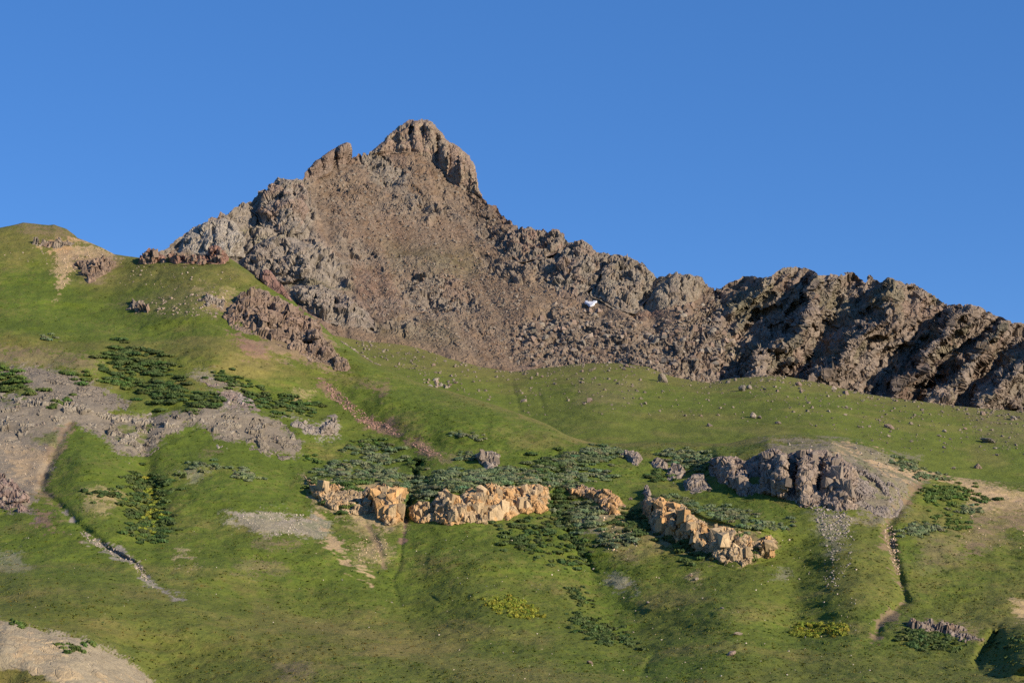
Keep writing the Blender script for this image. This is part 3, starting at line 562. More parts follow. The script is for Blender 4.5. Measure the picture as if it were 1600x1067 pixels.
blk = sstep(0.25, 0.55, c2 + 0.5 * n2) * (1 - crag)                        # blocks standing out of the scree
Cc = lerp(Cc, PAL['m_grey'] * 0.92, np.clip(blk * 0.5 * (0.4 + 0.6 * Ztp) + Zcn * 0.3, 0, 0.8))
tint([(283, 375), (300, 358), (345, 352), (342, 385), (320, 396), (290, 392)], 'm_pale', 8, 0.75, 1.0, 0.3)
tint([(375, 352), (400, 345), (405, 352), (380, 360)], 'm_green', 5, 0.5); tint([(380, 378), (470, 368), (478, 378), (400, 388)], 'm_green', 5, 0.45, 1, 0.3); tint([(445, 430), (520, 438), (560, 452), (500, 456), (450, 445)], 'm_green', 6, 0.5, 1, 0.3)
tint([(1130, 455), (1200, 436), (1220, 460), (1160, 520)], 'm_lich', 10, 0.6); tint([(1340, 590), (1420, 590), (1440, 628), (1360, 618)], 'm_dark', 10, 0.7); tint([(1410, 560), (1450, 540), (1460, 600), (1430, 600)], 'm_dark', 8, 0.6)
tint([(990, 490), (1030, 478), (1040, 495), (1005, 500)], 'm_red', 5, 0.7)
tint([(540, 520), (640, 530), (760, 575), (700, 560), (600, 540)], 'm_tan', 10, 0.6)
Cc *= (1 + 0.22 * (c2 - 0.5) + 0.20 * (c3 - 0.5) + 0.14 * n3)[..., None]
Cc = lerp(Cc, PAL['m_red'], sstep(0.72, 0.95, hsh((c1 * 9999).astype(np.int64), (c1 * 777).astype(np.int64), 7)) * 0.45 * np.clip(crag + 0.2, 0, 1))
back = [(4, 3), (12, 12), (30, 32), (80, 80)]
PB = LM.finish(P, back); LM.N = grid_normals(P); CB = np.concatenate([Cc, np.repeat(Cc[-1:], len(back), 0)], 0)
mountain = link('mountain', raw_mesh('mountain', PB.reshape(-1, 3), grid_faces(*PB.shape[:2]), M_ROCK, CB.reshape(-1, 3), False), kind='structure')

# ================================================================ ROCK FACES standing out of the ground
OUT = {}
def outcrop(poly, layer, col, col2=None, rise=2.0, edge=7, cell=(2.6, 3.6), amp=1.0, lumps=(), steep=0.0, step=1.2, seed=1, skirt=7, thick=0.0, base=None, mat=None, ragged=3.0, big=2.6, tilt=0.9, shade=0.8, plates=False, boxy=True, flat=False):
    """a rock body rising out of the ground inside a traced outline; its skirt runs on below the turf, and it has a back where it tops a crest.
    lumps: (u, v, half width, half height, metres) buttresses"""
    Pp = np.array(poly, float); pad = skirt + 3
    ug = np.arange(Pp[:, 0].min() - pad, Pp[:, 0].max() + pad, step); vg = np.arange(Pp[:, 1].max() + pad, Pp[:, 1].min() - pad, -step)
    U, V = np.meshgrid(ug, vg)
    w1 = ragged * (vnoise(U / 13, V / 11, seed) + 0.5 * vnoise(U / 5, V / 4, seed + 1))
    s = sdpoly(U, V, poly, 40) + w1
    Y = (base(U, V) if base is not None else layer.pos(U, V)[..., 1])
    for _ in range(3):
        Yp = np.pad(Y, 2, mode='edge'); Y = sum(Yp[2 + i:2 + i + Y.shape[0], 2 + j:2 + j + Y.shape[1]] for i in (-2, 0, 2) for j in (-2, 0, 2)) / 9
    q = np.clip(s / edge, -1.5, 1)
    up = np.where(q > 0, 1 - (1 - q) ** 2, q * 1.6)
    ins = s > 0; anyc = ins.any(0); vlow = np.where(anyc, np.where(ins, V, -1e9).max(0), Pp[:, 1].max()); vtop = np.where(anyc, np.where(ins, V, 1e9).min(0), Pp[:, 1].min())
    ker = np.hanning(13); ker /= ker.sum(); vlow = np.convolve(np.pad(vlow, 6, mode='edge'), ker, 'valid'); vtop = np.convolve(np.pad(vtop, 6, mode='edge'), ker, 'valid')
    g = np.clip((vlow[None] - V) / np.maximum(vlow - vtop, 4)[None], 0, 1)      # 0 at the foot of the face, 1 at its top
    prot = np.where(up > 0, rise * up * (0.2 + 0.8 * g), max(rise, 1.6) * up)
    if steep: prot = prot + steep * np.clip((Pp[:, 1].max() - V), 0, 200) * DYDV * np.clip(q, 0, 1)
    for (a, b, ra, rb, hg) in lumps:
        pw = 5 if boxy else 2.5; rr = np.abs((U - a + 1.2 * w1) / ra) ** pw + np.abs((V - b + 0.8 * w1) / rb) ** pw; lean = 1 + 0.3 * (U - a) / ra * math.sin(a * 7.1) - 0.25 * (b - V) / rb * math.cos(b * 3.3) ** 2
        prot = prot + hg * lean * np.clip(1 - rr, 0, 1) ** (0.3 if boxy else 0.5) * np.clip(q + 0.3, 0, 1) * (0.12 + 0.88 * sstep(-0.05, 0.75, g))
    Pt = unproj(U, V, Y - prot); X = Pt[..., 0] - 0.7 * prot; S = Pt[..., 2] * 1.1 + (0.45 * Pt[..., 1] if layer is not LM else 0)
    wx = 0.8 * fbm(X / 6, S / 6, 3, seed + 5) * cell[0]; wy = 0.5 * fbm(X / 6, S / 6, 3, seed + 6) * cell[1]
    xq, yq, zq = Pt[..., 0] + wx * .6, Pt[..., 1], Pt[..., 2] + wy * .6
    h1, e1, c1 = facet3(xq / (cell[0] * big), yq / (cell[0] * big), zq / (cell[1] * big), seed + 11, tilt, plates)
    h2, e2, c2 = facet3(xq / cell[0], yq / cell[0], zq / cell[1], seed + 21, tilt, plates)
    h3, e3, c3 = facet3(xq / (cell[0] * .42), yq / (cell[0] * .42), zq / (cell[1] * .42), seed + 31, tilt, False)
    brk = 0.4 + 0.8 * sstep(-0.25, 0.3, fbm(X / (cell[0] * 4), S / (cell[0] * 4), 3, seed + 41))
    hh = amp * (cell[0] * big * 0.5 * h1 + brk * (cell[0] * 0.55 * h2 + cell[0] * 0.2 * h3) - cell[0] * 0.45 * (1 - sstep(0, 0.07, e1)) - cell[0] * 0.2 * (1 - sstep(0, 0.07, e2)) + (0 if flat else 0.3 * cell[0]))
    Nn = grid_normals(unproj(U, V, Y - prot * 0.6)); Pt = Pt + Nn * (hh * (sstep(0, 1, q) if flat else np.clip(q * 1.3 + 0.1, 0, 1)))[..., None]
    n2 = fbm(X / 5, S / 5, 3, seed + 7)
    C = np.ones(U.shape + (3,)) * np.array(col)
    if col2 is not None: C = lerp(C, np.array(col2), sstep(-0.1, 0.35, n2 + 0.5 * (c1 - 0.5) + 0.3 * (c2 - 0.5)))
    C = shade * C * (1 + 0.22 * (c2 - 0.5) + 0.18 * (c3 - 0.5) + 0.16 * n2)[..., None]
    vcr = np.interp(U, layer.us, layer.vc); inside = s > np.where(V > vcr + 5, -skirt, -0.6); keep = inside[:-1, :-1] & inside[1:, 1:] & inside[:-1, 1:] & inside[1:, :-1]
    faces = grid_faces(*U.shape, keep=keep); Vv = Pt.reshape(-1, 3); Cv = C.reshape(-1, 3)
    if thick:
        k = thick * (0.15 + np.sqrt(np.clip((s + 2) / (edge * 1.6), 0, 1)))
        Pbk = Pt.copy(); g = (Pt[..., 1] + k + prot) / Pt[..., 1]; Pbk[..., 0] *= g; Pbk[..., 1] *= g; Pbk[..., 2] = Pbk[..., 2] - 0.15 * k
        n0 = len(Vv); fb = faces[:, ::-1] + n0
        ed = np.concatenate([faces[:, [0, 1]], faces[:, [1, 2]], faces[:, [2, 3]], faces[:, [3, 0]]]); key = ed.min(1) * 10 ** 7 + ed.max(1)
        uq, idx, cnt = np.unique(key, return_index=True, return_counts=True); bd = ed[idx[cnt == 1]]
        wall = np.stack([bd[:, 1], bd[:, 0], bd[:, 0] + n0, bd[:, 1] + n0], -1)
        faces = np.concatenate([faces, fb, wall]); Vv = np.concatenate([Vv, Pbk.reshape(-1, 3)]); Cv = np.concatenate([Cv, Cv])
    OUT[seed] = (ug, vg, Pt)
    Vv, faces, Cv = compact(Vv, faces, Cv)
    return raw_mesh('outcrop', Vv, faces, mat or M_CLIFF, Cv, False)
def part(name, parent, me, **kw): return link(name, me, parent, **kw)
def solo(name, me, label, cat, group=None):
    loc = recentre(me); o = link(name, me); o.location = loc; return thing(o, label, cat, group)

GREY, PURP, ORNG, BEIG, BRWN, REDR = (0.30, 0.255, 0.205), (0.25, 0.195, 0.165), (0.47, 0.285, 0.13), (0.43, 0.315, 0.185), (0.27, 0.19, 0.135), (0.29, 0.165, 0.12)
# --- mountain's own cliffs
part('summit_cliff', mountain, outcrop([(577, 244), (590, 228), (600, 217), (614, 207), (622, 198), (636, 190), (642, 188), (657, 186), (670, 189), (680, 195), (689, 206), (695, 216), (712, 226), (723, 235), (734, 245), (741, 254), (744, 268), (746, 282), (748, 297), (752, 306), (735, 300), (715, 292), (697, 278), (684, 262), (668, 246), (645, 240), (620, 240), (600, 243)],
    LM, (0.325, 0.26, 0.19), (0.275, 0.20, 0.15), rise=9, edge=9, cell=(4.4, 18.0), amp=0.42, steep=0.0, seed=201, big=2.0, plates=True, boxy=False, thick=26, ragged=1.6, skirt=9,
    lumps=[(632, 222, 11, 34, 9), (652, 216, 10, 34, 11), (671, 226, 11, 40, 13), (693, 250, 10, 44, 15), (711, 264, 12, 44, 14), (728, 272, 11, 40, 12), (742, 284, 8, 34, 10), (605, 236, 18, 20, 7)]))
part('rock_fin', mountain, outcrop([(474, 280), (476, 270), (484, 261), (501, 247), (518, 235), (532, 228), (542, 223), (548, 226), (550, 236), (548, 250), (530, 262), (510, 272), (490, 280)], LM, (0.265, 0.195, 0.15), (0.24, 0.185, 0.145),
    rise=5, edge=6, cell=(2.6, 9), amp=0.8, seed=221, thick=12, ragged=1.2, skirt=6, lumps=[(538, 240, 9, 17, 5), (515, 254, 10, 15, 4), (494, 266, 9, 12, 4)]))
for k, (poly, kw) in enumerate([
    ([(1005, 488), (1018, 458), (1040, 440), (1058, 424), (1062, 429), (1079, 426), (1095, 432), (1103, 446), (1085, 466), (1062, 478), (1035, 482)], dict(rise=6, edge=8, cell=(2.2, 14), amp=0.55, seed=241, col=(0.29, 0.245, 0.185), col2=(0.25, 0.20, 0.15), lumps=[(1035, 462, 9, 22, 5), (1055, 455, 9, 24, 6), (1075, 448, 9, 20, 6), (1092, 444, 8, 16, 5)])),
    ([(455, 452), (480, 447), (510, 450), (545, 466), (575, 492), (583, 510), (550, 510), (520, 507), (490, 492), (468, 474)], dict(rise=6, edge=8, cell=(3.0, 8), amp=0.9, seed=251, col=GREY, col2=(0.26, 0.21, 0.17), lumps=[(480, 466, 12, 16, 4), (510, 480, 12, 18, 5), (540, 488, 12, 18, 4)])),
    ([(282, 394), (286, 372), (300, 358), (322, 347), (345, 345), (366, 350), (380, 372), (378, 400), (345, 400)], dict(rise=5, edge=8, cell=(2.6, 12), amp=0.7, seed=261, col=(0.40, 0.355, 0.29), col2=(0.30, 0.26, 0.21), lumps=[(300, 378, 11, 22, 4), (322, 372, 10, 26, 4), (345, 372, 10, 26, 4), (366, 376, 10, 22, 4)])),
    ([(380, 418), (395, 385), (420, 372), (450, 372), (475, 385), (490, 410), (488, 432), (450, 440), (415, 432)], dict(rise=6, edge=9, cell=(3, 8), amp=1.0, seed=271, col=GREY, col2=(0.25, 0.205, 0.165), lumps=[(410, 402, 14, 26, 5), (436, 402, 12, 28, 6), (464, 412, 13, 24, 5)])),
    ([(400, 330), (420, 292), (434, 276), (450, 282), (470, 282), (480, 300), (482, 335), (470, 360), (440, 362), (415, 352)], dict(rise=6, edge=9, cell=(3, 7), amp=1.0, seed=281, col=GREY, col2=(0.27, 0.20, 0.155), thick=10, lumps=[(425, 312, 11, 26, 5), (447, 318, 10, 30, 6), (468, 320, 10, 28, 5)])),
    ([(862, 440), (872, 405), (886, 380), (900, 380), (909, 377), (930, 390), (938, 415), (925, 445), (900, 462), (872, 462)], dict(rise=7, edge=9, cell=(2.6, 4.5), amp=1.15, seed=291, col=(0.28, 0.24, 0.19), col2=(0.25, 0.19, 0.145), thick=8, lumps=[(885, 420, 14, 30, 6), (912, 412, 13, 30, 6)])),
    ([(930, 462), (942, 420), (958, 400), (985, 402), (1008, 416), (1024, 434), (1012, 458), (990, 486), (965, 482)], dict(rise=7, edge=9, cell=(2.6, 4.5), amp=1.15, seed=301, col=(0.29, 0.25, 0.195), col2=(0.25, 0.20, 0.15), thick=8, lumps=[(958, 440, 13, 32, 6), (982, 436, 12, 30, 6), (1005, 440, 10, 22, 5)])),
    ([(790, 385), (800, 366), (812, 357), (845, 359), (850, 356), (853, 367), (872, 363), (883, 367), (878, 385), (850, 400), (815, 405)], dict(rise=5, edge=7, cell=(2.4, 4), amp=1.1, seed=311, col=(0.27, 0.22, 0.17), col2=(0.24, 0.165, 0.125), thick=8, lumps=[(805, 380, 10, 18, 4), (830, 378, 12, 20, 4), (866, 378, 12, 16, 4)])),
]):
    kw = dict(kw); c1_ = kw.pop('col'); part('cliff', mountain, outcrop(poly, LM, c1_, ragged=2.2, plates=False, boxy=True, **kw))

# --- crags and cliff bands of the hillside (things)
def crag_thing(name, label, poly, blocks=(), **kw):
    kw.setdefault('seed', 400 + int(poly[0][0]) % 97 * 3); c1_ = kw.pop('col')
    return solo(name, outcrop(poly, LF, c1_, **kw), label, 'rock outcrop')
crags = {}
GREYL = [(1131, 733, 17, 24, 7), (1159, 758, 11, 22, 6), (1210, 738, 19, 44, 12), (1196, 764, 10, 22, 2), (1261, 742, 15, 48, 12), (1252, 780, 10, 16, 2), (1308, 756, 24, 46, 9)]
crags['long'] = crag_thing('cliff_band', 'long orange cliff band under the wide willow thicket, beside the dark cleft', [(640, 792), (655, 783), (670, 790), (681, 775), (694, 763), (712, 777), (725, 768), (735, 759), (750, 764), (765, 757), (800, 757), (835, 755), (858, 761), (861, 797), (845, 801), (810, 805), (795, 810), (775, 815), (756, 820), (740, 815), (720, 818), (700, 820), (675, 815), (655, 815), (641, 809)],
    col=BEIG, col2=ORNG, rise=2.2, edge=4, cell=(1.5, 3.4), amp=0.55, seed=411, big=2.2, shade=0.88, lumps=[(694, 792, 15, 28, 3.0), (655, 800, 14, 15, 1.2), (722, 800, 14, 16, 1.2), (757, 802, 11, 20, 2.5), (776, 785, 9, 22, 3.0), (800, 785, 14, 22, 1.5), (828, 778, 10, 22, 2), (846, 780, 12, 22, 2)])
crags['leftor'] = crag_thing('cliff_band', 'broken orange cliff left of the dark cleft, with green shrubs growing in it', [(476, 744), (490, 757), (515, 760), (540, 755), (560, 764), (585, 760), (600, 756), (615, 757), (636, 770), (629, 815), (604, 821), (590, 810), (580, 800), (556, 804), (535, 798), (515, 795), (500, 788), (486, 770)],
    col=BEIG, col2=ORNG, rise=1.2, edge=4, cell=(1.4, 2.8), amp=0.55, seed=431, big=2.2, shade=0.88, lumps=[(604, 796, 24, 30, 5.5), (540, 780, 26, 16, 1.6), (500, 775, 18, 18, 1.5), (590, 768, 20, 10, 2), (620, 770, 14, 12, 2)])
crags['rightor'] = crag_thing('cliff_band', 'orange cliff with two bright pillars and a dark cleft, stepping down rightwards', [(1003, 779), (1012, 776), (1030, 780), (1054, 786), (1066, 789), (1080, 800), (1090, 808), (1110, 825), (1135, 826), (1160, 832), (1182, 845), (1204, 834), (1213, 850), (1208, 868), (1185, 872), (1160, 885), (1148, 876), (1126, 880), (1112, 866), (1090, 868), (1078, 846), (1060, 850), (1042, 842), (1026, 835), (1012, 818), (1004, 802)],
    col=BEIG, col2=ORNG, rise=2.0, edge=4, cell=(1.5, 3.6), amp=0.55, seed=451, big=2.2, shade=0.88, lumps=[(1010, 794, 8, 22, 4), (1034, 806, 17, 32, 5), (1052, 835, 16, 16, 1.5), (1074, 815, 11, 26, 4.5), (1090, 835, 12, 22, 3), (1125, 862, 18, 18, 2.4), (1200, 852, 13, 18, 3), (1158, 870, 18, 14, 2)])
crags['midor'] = crag_thing('cliff_band', 'small orange and grey rock step beside the vegetated gully', [(885, 764), (905, 758), (925, 760), (948, 768), (965, 776), (975, 790), (970, 804), (952, 804), (938, 796), (930, 782), (908, 778), (890, 774)],
    col=(0.34, 0.25, 0.18), col2=ORNG, rise=1.4, edge=5, cell=(1.3, 1.5), amp=0.8, seed=471, lumps=[(950, 788, 20, 16, 3.2), (905, 768, 16, 9, 1.6)])
crags['greycl'] = crag_thing('cliff_band', 'tall grey-brown cliff of shadowed buttresses under the bare purple plateau', [(1107, 730), (1114, 717), (1130, 713), (1150, 715), (1165, 722), (1176, 716), (1186, 710), (1200, 702), (1216, 702), (1230, 710), (1242, 703), (1270, 705), (1292, 704), (1312, 716), (1340, 735), (1345, 765), (1340, 796), (1315, 797), (1286, 791), (1256, 792), (1236, 786), (1212, 776), (1182, 772), (1160, 778), (1146, 762), (1120, 752), (1109, 742)],
    col=(0.30, 0.235, 0.185), col2=(0.33, 0.255, 0.19), rise=1.2, edge=5, cell=(1.8, 4.2), amp=0.55, seed=491, big=2.2, lumps=GREYL)
crags['badland'] = crag_thing('eroded_slope', 'smooth purple-grey eroded rock slope right of the tall buttressed cliff', [(1318, 720), (1345, 728), (1372, 742), (1398, 756), (1415, 768), (1408, 788), (1400, 806), (1382, 808), (1350, 800), (1328, 797), (1322, 760)],
    col=(0.29, 0.245, 0.205), col2=(0.24, 0.20, 0.17), rise=0.6, edge=10, cell=(1.6, 2.6), amp=0.7, seed=511, flat=True, lumps=[])
crags['brown'] = crag_thing('crag', 'large jagged reddish-brown crag falling diagonally across the upper hillside', [(350, 494), (360, 478), (374, 465), (398, 453), (418, 458), (436, 465), (457, 478), (470, 490), (484, 496), (496, 503), (502, 518), (509, 533), (526, 553), (540, 562), (548, 574), (544, 581), (523, 577), (516, 566), (484, 564), (457, 546), (430, 536), (414, 531), (392, 523), (357, 509)],
    col=(0.275, 0.205, 0.15), col2=(0.25, 0.175, 0.128), rise=2.2, edge=8, cell=(1.8, 3.0), amp=1.0, seed=531, lumps=[(398, 475, 16, 20, 4), (425, 490, 14, 24, 4), (448, 502, 14, 26, 5), (478, 512, 14, 22, 4.5), (500, 540, 13, 22, 4), (420, 515, 16, 16, 2), (535, 570, 12, 10, 2.5)])
crags['redslab'] = crag_thing('rock_slab', 'smooth dark red slab leaning on the hill crest below the grey mountain cliffs', [(404, 428), (414, 421), (424, 423), (436, 440), (448, 455), (457, 470), (450, 474), (436, 464), (420, 452), (408, 440)], base=lambda u, v: 574 - 0.2 * (v - 420) + 0 * u, thick=7,
    col=(0.27, 0.155, 0.12), col2=(0.29, 0.18, 0.14), rise=2.2, edge=6, cell=(3, 5), amp=0.45, seed=551, ragged=1.2, skirt=4)
crags['ridgel'] = crag_thing('crag', 'knobbly red-brown rocks at the left end of the crest wall', [(216, 412), (222, 402), (230, 394), (240, 396), (248, 394), (258, 401), (264, 412), (250, 416), (232, 414)], col=REDR, col2=BRWN, rise=3.0, edge=5, cell=(1.8, 2.4), amp=1.1, seed=561, thick=5, ragged=2.2, skirt=4, lumps=[(232, 405, 9, 11, 4), (248, 405, 9, 11, 4)])
crags['ridgem'] = crag_thing('crag', 'low red-brown rock wall along the green hill crest', [(262, 411), (264, 402), (280, 401), (300, 400), (322, 400), (326, 408), (318, 413), (290, 413)], col=REDR, col2=BRWN, rise=2.2, edge=4, cell=(1.6, 2.2), amp=1.1, seed=571, thick=4, ragged=1.8, skirt=4, lumps=[(275, 407, 9, 7, 2.5), (296, 406, 9, 7, 3), (314, 406, 8, 7, 2.5)])
crags['ridger'] = crag_thing('crag', 'blocky red rock tower on the crest, right end of the wall', [(321, 408), (324, 394), (327, 387), (337, 386), (345, 387), (352, 398), (358, 408), (345, 412), (330, 412)], col=REDR, col2=(0.31, 0.19, 0.14), rise=3.0, edge=5, cell=(2.2, 2.8), amp=0.9, seed=581, thick=5, ragged=1.8, skirt=4, lumps=[(340, 400, 11, 14, 5), (327, 402, 6, 12, 3)])
crags['hilldk'] = crag_thing('crag', 'dark brown outcrop below the tan scree on the left hill', [(116, 413), (130, 407), (150, 405), (180, 407), (183, 415), (165, 428), (150, 438), (138, 442), (128, 428)], col=(0.24, 0.175, 0.125), col2=BRWN, rise=1.6, edge=6, cell=(1.8, 2.2), amp=0.9, seed=591, lumps=[(135, 420, 12, 14, 3), (160, 416, 16, 10, 2)])
crags['hillrow'] = crag_thing('crag', 'row of grey stones across the top of the left hill', [(42, 381), (60, 376), (82, 378), (100, 379), (118, 378), (118, 386), (96, 386), (70, 384), (48, 386)], col=GREY, col2=BRWN, rise=1.0, edge=3, cell=(1.4, 1.6), amp=1.2, seed=601, ragged=3.5)
crags['knoll'] = crag_thing('crag', 'dark jagged rocks poking out of the knoll halfway down', [(197, 484), (205, 474), (218, 472), (232, 484), (226, 492), (208, 490)], col=(0.25, 0.2, 0.155), col2=BRWN, rise=1.8, edge=4, cell=(1.4, 1.6), amp=1.3, seed=611, ragged=4)
crags['knollr'] = crag_thing('crag', 'low grey stones beside the tan bare patch above the brown crag', [(312, 470), (325, 462), (338, 464), (350, 472), (346, 482), (325, 478)], col=GREY, col2=BRWN, rise=1.2, edge=4, cell=(1.3, 1.5), amp=1.2, seed=616, ragged=4)
crags['shale'] = crag_thing('shale_slope', 'wide purple-grey shale slope with a V-shaped lower edge', [(-60, 600), (30, 622), (70, 612), (110, 620), (150, 632), (240, 652), (300, 641), (330, 645), (370, 636), (400, 650), (440, 656), (468, 690), (462, 711), (440, 712), (420, 710), (398, 700), (380, 691), (345, 690), (325, 672), (295, 660), (270, 672), (250, 692), (235, 705), (210, 714), (185, 705), (160, 680), (118, 660), (104, 660), (85, 662), (60, 665), (30, 690), (-60, 720)],
    col=(0.240, 0.203, 0.152), col2=(0.31, 0.268, 0.205), rise=0.2, edge=12, cell=(1.4, 1.2), amp=0.75, seed=621, flat=True, ragged=9, lumps=[])
crags['slope'] = crag_thing('shale_slope', 'smooth bare purple slope beside the dark willow thickets', [(-60, 560), (20, 572), (60, 580), (110, 582), (135, 602), (165, 615), (200, 632), (170, 640), (120, 625), (60, 612), (45, 600), (20, 585), (-60, 580)], col=(0.250, 0.21, 0.158), col2=(0.23, 0.19, 0.142), rise=0.15, edge=14, cell=(2.4, 2.0), amp=0.25, seed=641, flat=True, ragged=4)
crags['lowrib'] = crag_thing('crag', 'purple rock rib at the left edge beside the brown stream channel', [(-60, 735), (0, 745), (22, 755), (42, 770), (44, 784), (28, 786), (48, 800), (40, 806), (15, 795), (-60, 780)], col=(0.29, 0.22, 0.185), col2=(0.25, 0.18, 0.15), rise=1.8, edge=6, cell=(1.5, 2.0), amp=0.8, seed=651, lumps=[(20, 772, 20, 16, 2)])
crags['greysl'] = crag_thing('rock_slab', 'pale grey rock hump above the shrubs, right of the shale slope', [(450, 657), (475, 660), (500, 666), (514, 655), (522, 653), (529, 659), (527, 677), (505, 683), (480, 673), (456, 666)], col=(0.32, 0.275, 0.225), col2=(0.27, 0.225, 0.185), rise=1.4, edge=6, cell=(1.6, 3.2), amp=0.6, seed=661, lumps=[(514, 670, 14, 14, 3)])
crags['dome'] = crag_thing('rock_slab', 'bare grey-brown strip of rock with a small pale dome', [(305, 586), (325, 588), (345, 594), (372, 612), (395, 632), (402, 642), (382, 640), (355, 632), (340, 612)], col=(0.28, 0.215, 0.175), col2=(0.32, 0.27, 0.23), rise=0.2, edge=9, cell=(1.5, 1.8), amp=0.4, seed=671, flat=True, lumps=[(357, 627, 12, 10, 2.5)])
crags['bank'] = crag_thing('eroded_bank', 'pale tan eroded bank with dark gullies at the bottom left corner', [(-60, 955), (0, 968), (30, 976), (60, 984), (120, 997), (160, 1010), (180, 1019), (205, 1036), (225, 1052), (240, 1067), (250, 1090), (90, 1090), (80, 1064), (60, 1056), (0, 1037), (-60, 1030)], col=(0.335, 0.28, 0.19), col2=(0.39, 0.30, 0.18), rise=0.15, edge=8, cell=(0.9, 10), amp=0.22, tilt=0.5, seed=681, flat=True, ragged=3, step=1.3, mat=M_SOIL)
crags['isol'] = crag_thing('boulder', 'lone large pale boulder on the grass above the long orange cliff', [(742, 712), (750, 705), (768, 706), (781, 712), (780, 720), (776, 730), (762, 731), (750, 724), (744, 719)], col=(0.36, 0.30, 0.235), col2=(0.31, 0.25, 0.20), rise=1.6, edge=5, cell=(1.6, 1.8), amp=0.7, seed=691, ragged=2, lumps=[(765, 720, 14, 12, 2.6), (752, 712, 9, 8, 1.6)])
crags['darkbank'] = crag_thing('crag', 'dark broken rock along the stream bank at the lower right', [(1405, 978), (1420, 972), (1455, 971), (1490, 978), (1525, 990), (1532, 1000), (1510, 1002), (1480, 990), (1440, 984)], col=(0.24, 0.195, 0.16), col2=BRWN, rise=0.9, edge=5, cell=(1.0, 1.2), amp=1.0, seed=701, ragged=4)
BLOCK = {}
def blocks(key, seedo, poly, n, a, b, tone, seed):
    """angular joint blocks standing out of a rock face, each a part of that face"""
    o = crags[key]; r = np.random.default_rng(seed); pts = in_poly(poly, n, r); ug, vg, Pt = OUT[seedo]
    if tone not in BLOCK:
        BLOCK[tone] = []
        for i in range(8):
            V, Fc = box_rock(880 + i, 0.2, 3); c = np.array(dict(orange=(0.42, 0.255, 0.115), beige=(0.375, 0.275, 0.16), grey=(0.235, 0.19, 0.15), red=(0.205, 0.15, 0.112))[tone]) * (0.85 + 0.3 * r.random())
            BLOCK[tone].append(raw_mesh('block', V, Fc, M_STONE, np.repeat(c[None], len(V), 0)))
    for u, v in pts:
        if key == 'greycl' and not any(abs((u - L[0]) / L[2]) < 0.9 and abs((v - L[1]) / L[3]) < 1 for L in GREYL): continue
        p = Pt[np.argmin(np.abs(vg - v)), np.argmin(np.abs(ug - u))]
        m = (a + (b - a) * r.random() ** 2) * p[1] / F * 0.5; c = link('block', BLOCK[tone][r.integers(8)], o)
        c.location = Vector(p) - o.location + Vector((0, 0.25 * m, 0)); c.scale = (m * r.uniform(.7, 1.0), m, m * r.uniform(.9, 1.6)); c.rotation_euler = (r.uniform(-.25, .25), r.uniform(-.2, .2), r.uniform(-.7, .7) + 1.5708 * r.integers(4))
BL = [('long', 411, [(645, 795), (690, 770), (712, 782), (740, 765), (855, 762), (858, 795), (770, 812), (690, 816), (645, 810)], 52, 8, 24, 'beige'), ('long', 411, [(650, 795), (740, 775), (850, 770), (850, 796), (660, 814)], 20, 6, 20, 'orange'), ('leftor', 431, [(485, 752), (560, 768), (630, 772), (625, 812), (560, 800), (505, 788)], 26, 8, 24, 'beige'), ('leftor', 431, [(580, 770), (630, 775), (625, 814), (590, 808)], 14, 8, 24, 'orange'),
      ('rightor', 451, [(1060, 800), (1100, 822), (1200, 842), (1206, 865), (1130, 875), (1075, 845)], 34, 8, 24, 'beige'), ('rightor', 451, [(1006, 782), (1054, 790), (1085, 815), (1045, 838)], 18, 9, 26, 'orange'), ('midor', 471, [(888, 764), (965, 780), (970, 800), (935, 792)], 20, 5, 13, 'orange'),
      ('shale', 621, [(0, 625), (110, 625), (200, 655), (300, 645), (400, 655), (455, 690), (430, 705), (340, 680), (295, 655), (230, 700), (170, 680), (100, 655), (0, 690)], 70, 3, 8, 'grey'), ('badland', 511, [(1325, 730), (1370, 748), (1405, 770), (1395, 800), (1335, 790)], 24, 3, 9, 'grey'), ('lowrib', 651, [(0, 750), (40, 772), (40, 800), (0, 780)], 14, 4, 10, 'grey'),
      ('greycl', 491, [(1112, 722), (1210, 706), (1300, 712), (1335, 785), (1240, 784), (1150, 766)], 70, 9, 28, 'grey'), ('brown', 531, [(358, 490), (400, 458), (490, 505), (535, 565), (480, 558), (390, 520)], 85, 5, 14, 'red'), ('ridgel', 561, [(222, 402), (255, 398), (258, 411), (225, 412)], 14, 5, 11, 'red'), ('ridgem', 571, [(266, 403), (320, 402), (320, 411), (268, 411)], 18, 4, 10, 'red'), ('ridger', 581, [(326, 392), (348, 392), (352, 408), (328, 410)], 9, 6, 11, 'red'), ('knoll', 611, [(200, 482), (225, 476), (228, 488), (205, 488)], 12, 4, 9, 'grey'), ('knollr', 616, [(315, 470), (345, 470), (342, 478), (322, 476)], 8, 3, 8, 'grey'), ('hillrow', 601, [(46, 382), (116, 380), (114, 385), (50, 385)], 16, 3, 7, 'grey'), ('hilldk', 591, [(120, 414), (178, 409), (160, 428), (138, 436)], 18, 4, 10, 'red'), ('darkbank', 701, [(1410, 978), (1455, 973), (1525, 993), (1500, 997), (1440, 982)], 24, 3, 9, 'grey'), ('isol', 691, [(746, 710), (778, 712), (775, 728), (752, 722)], 8, 8, 18, 'grey')]
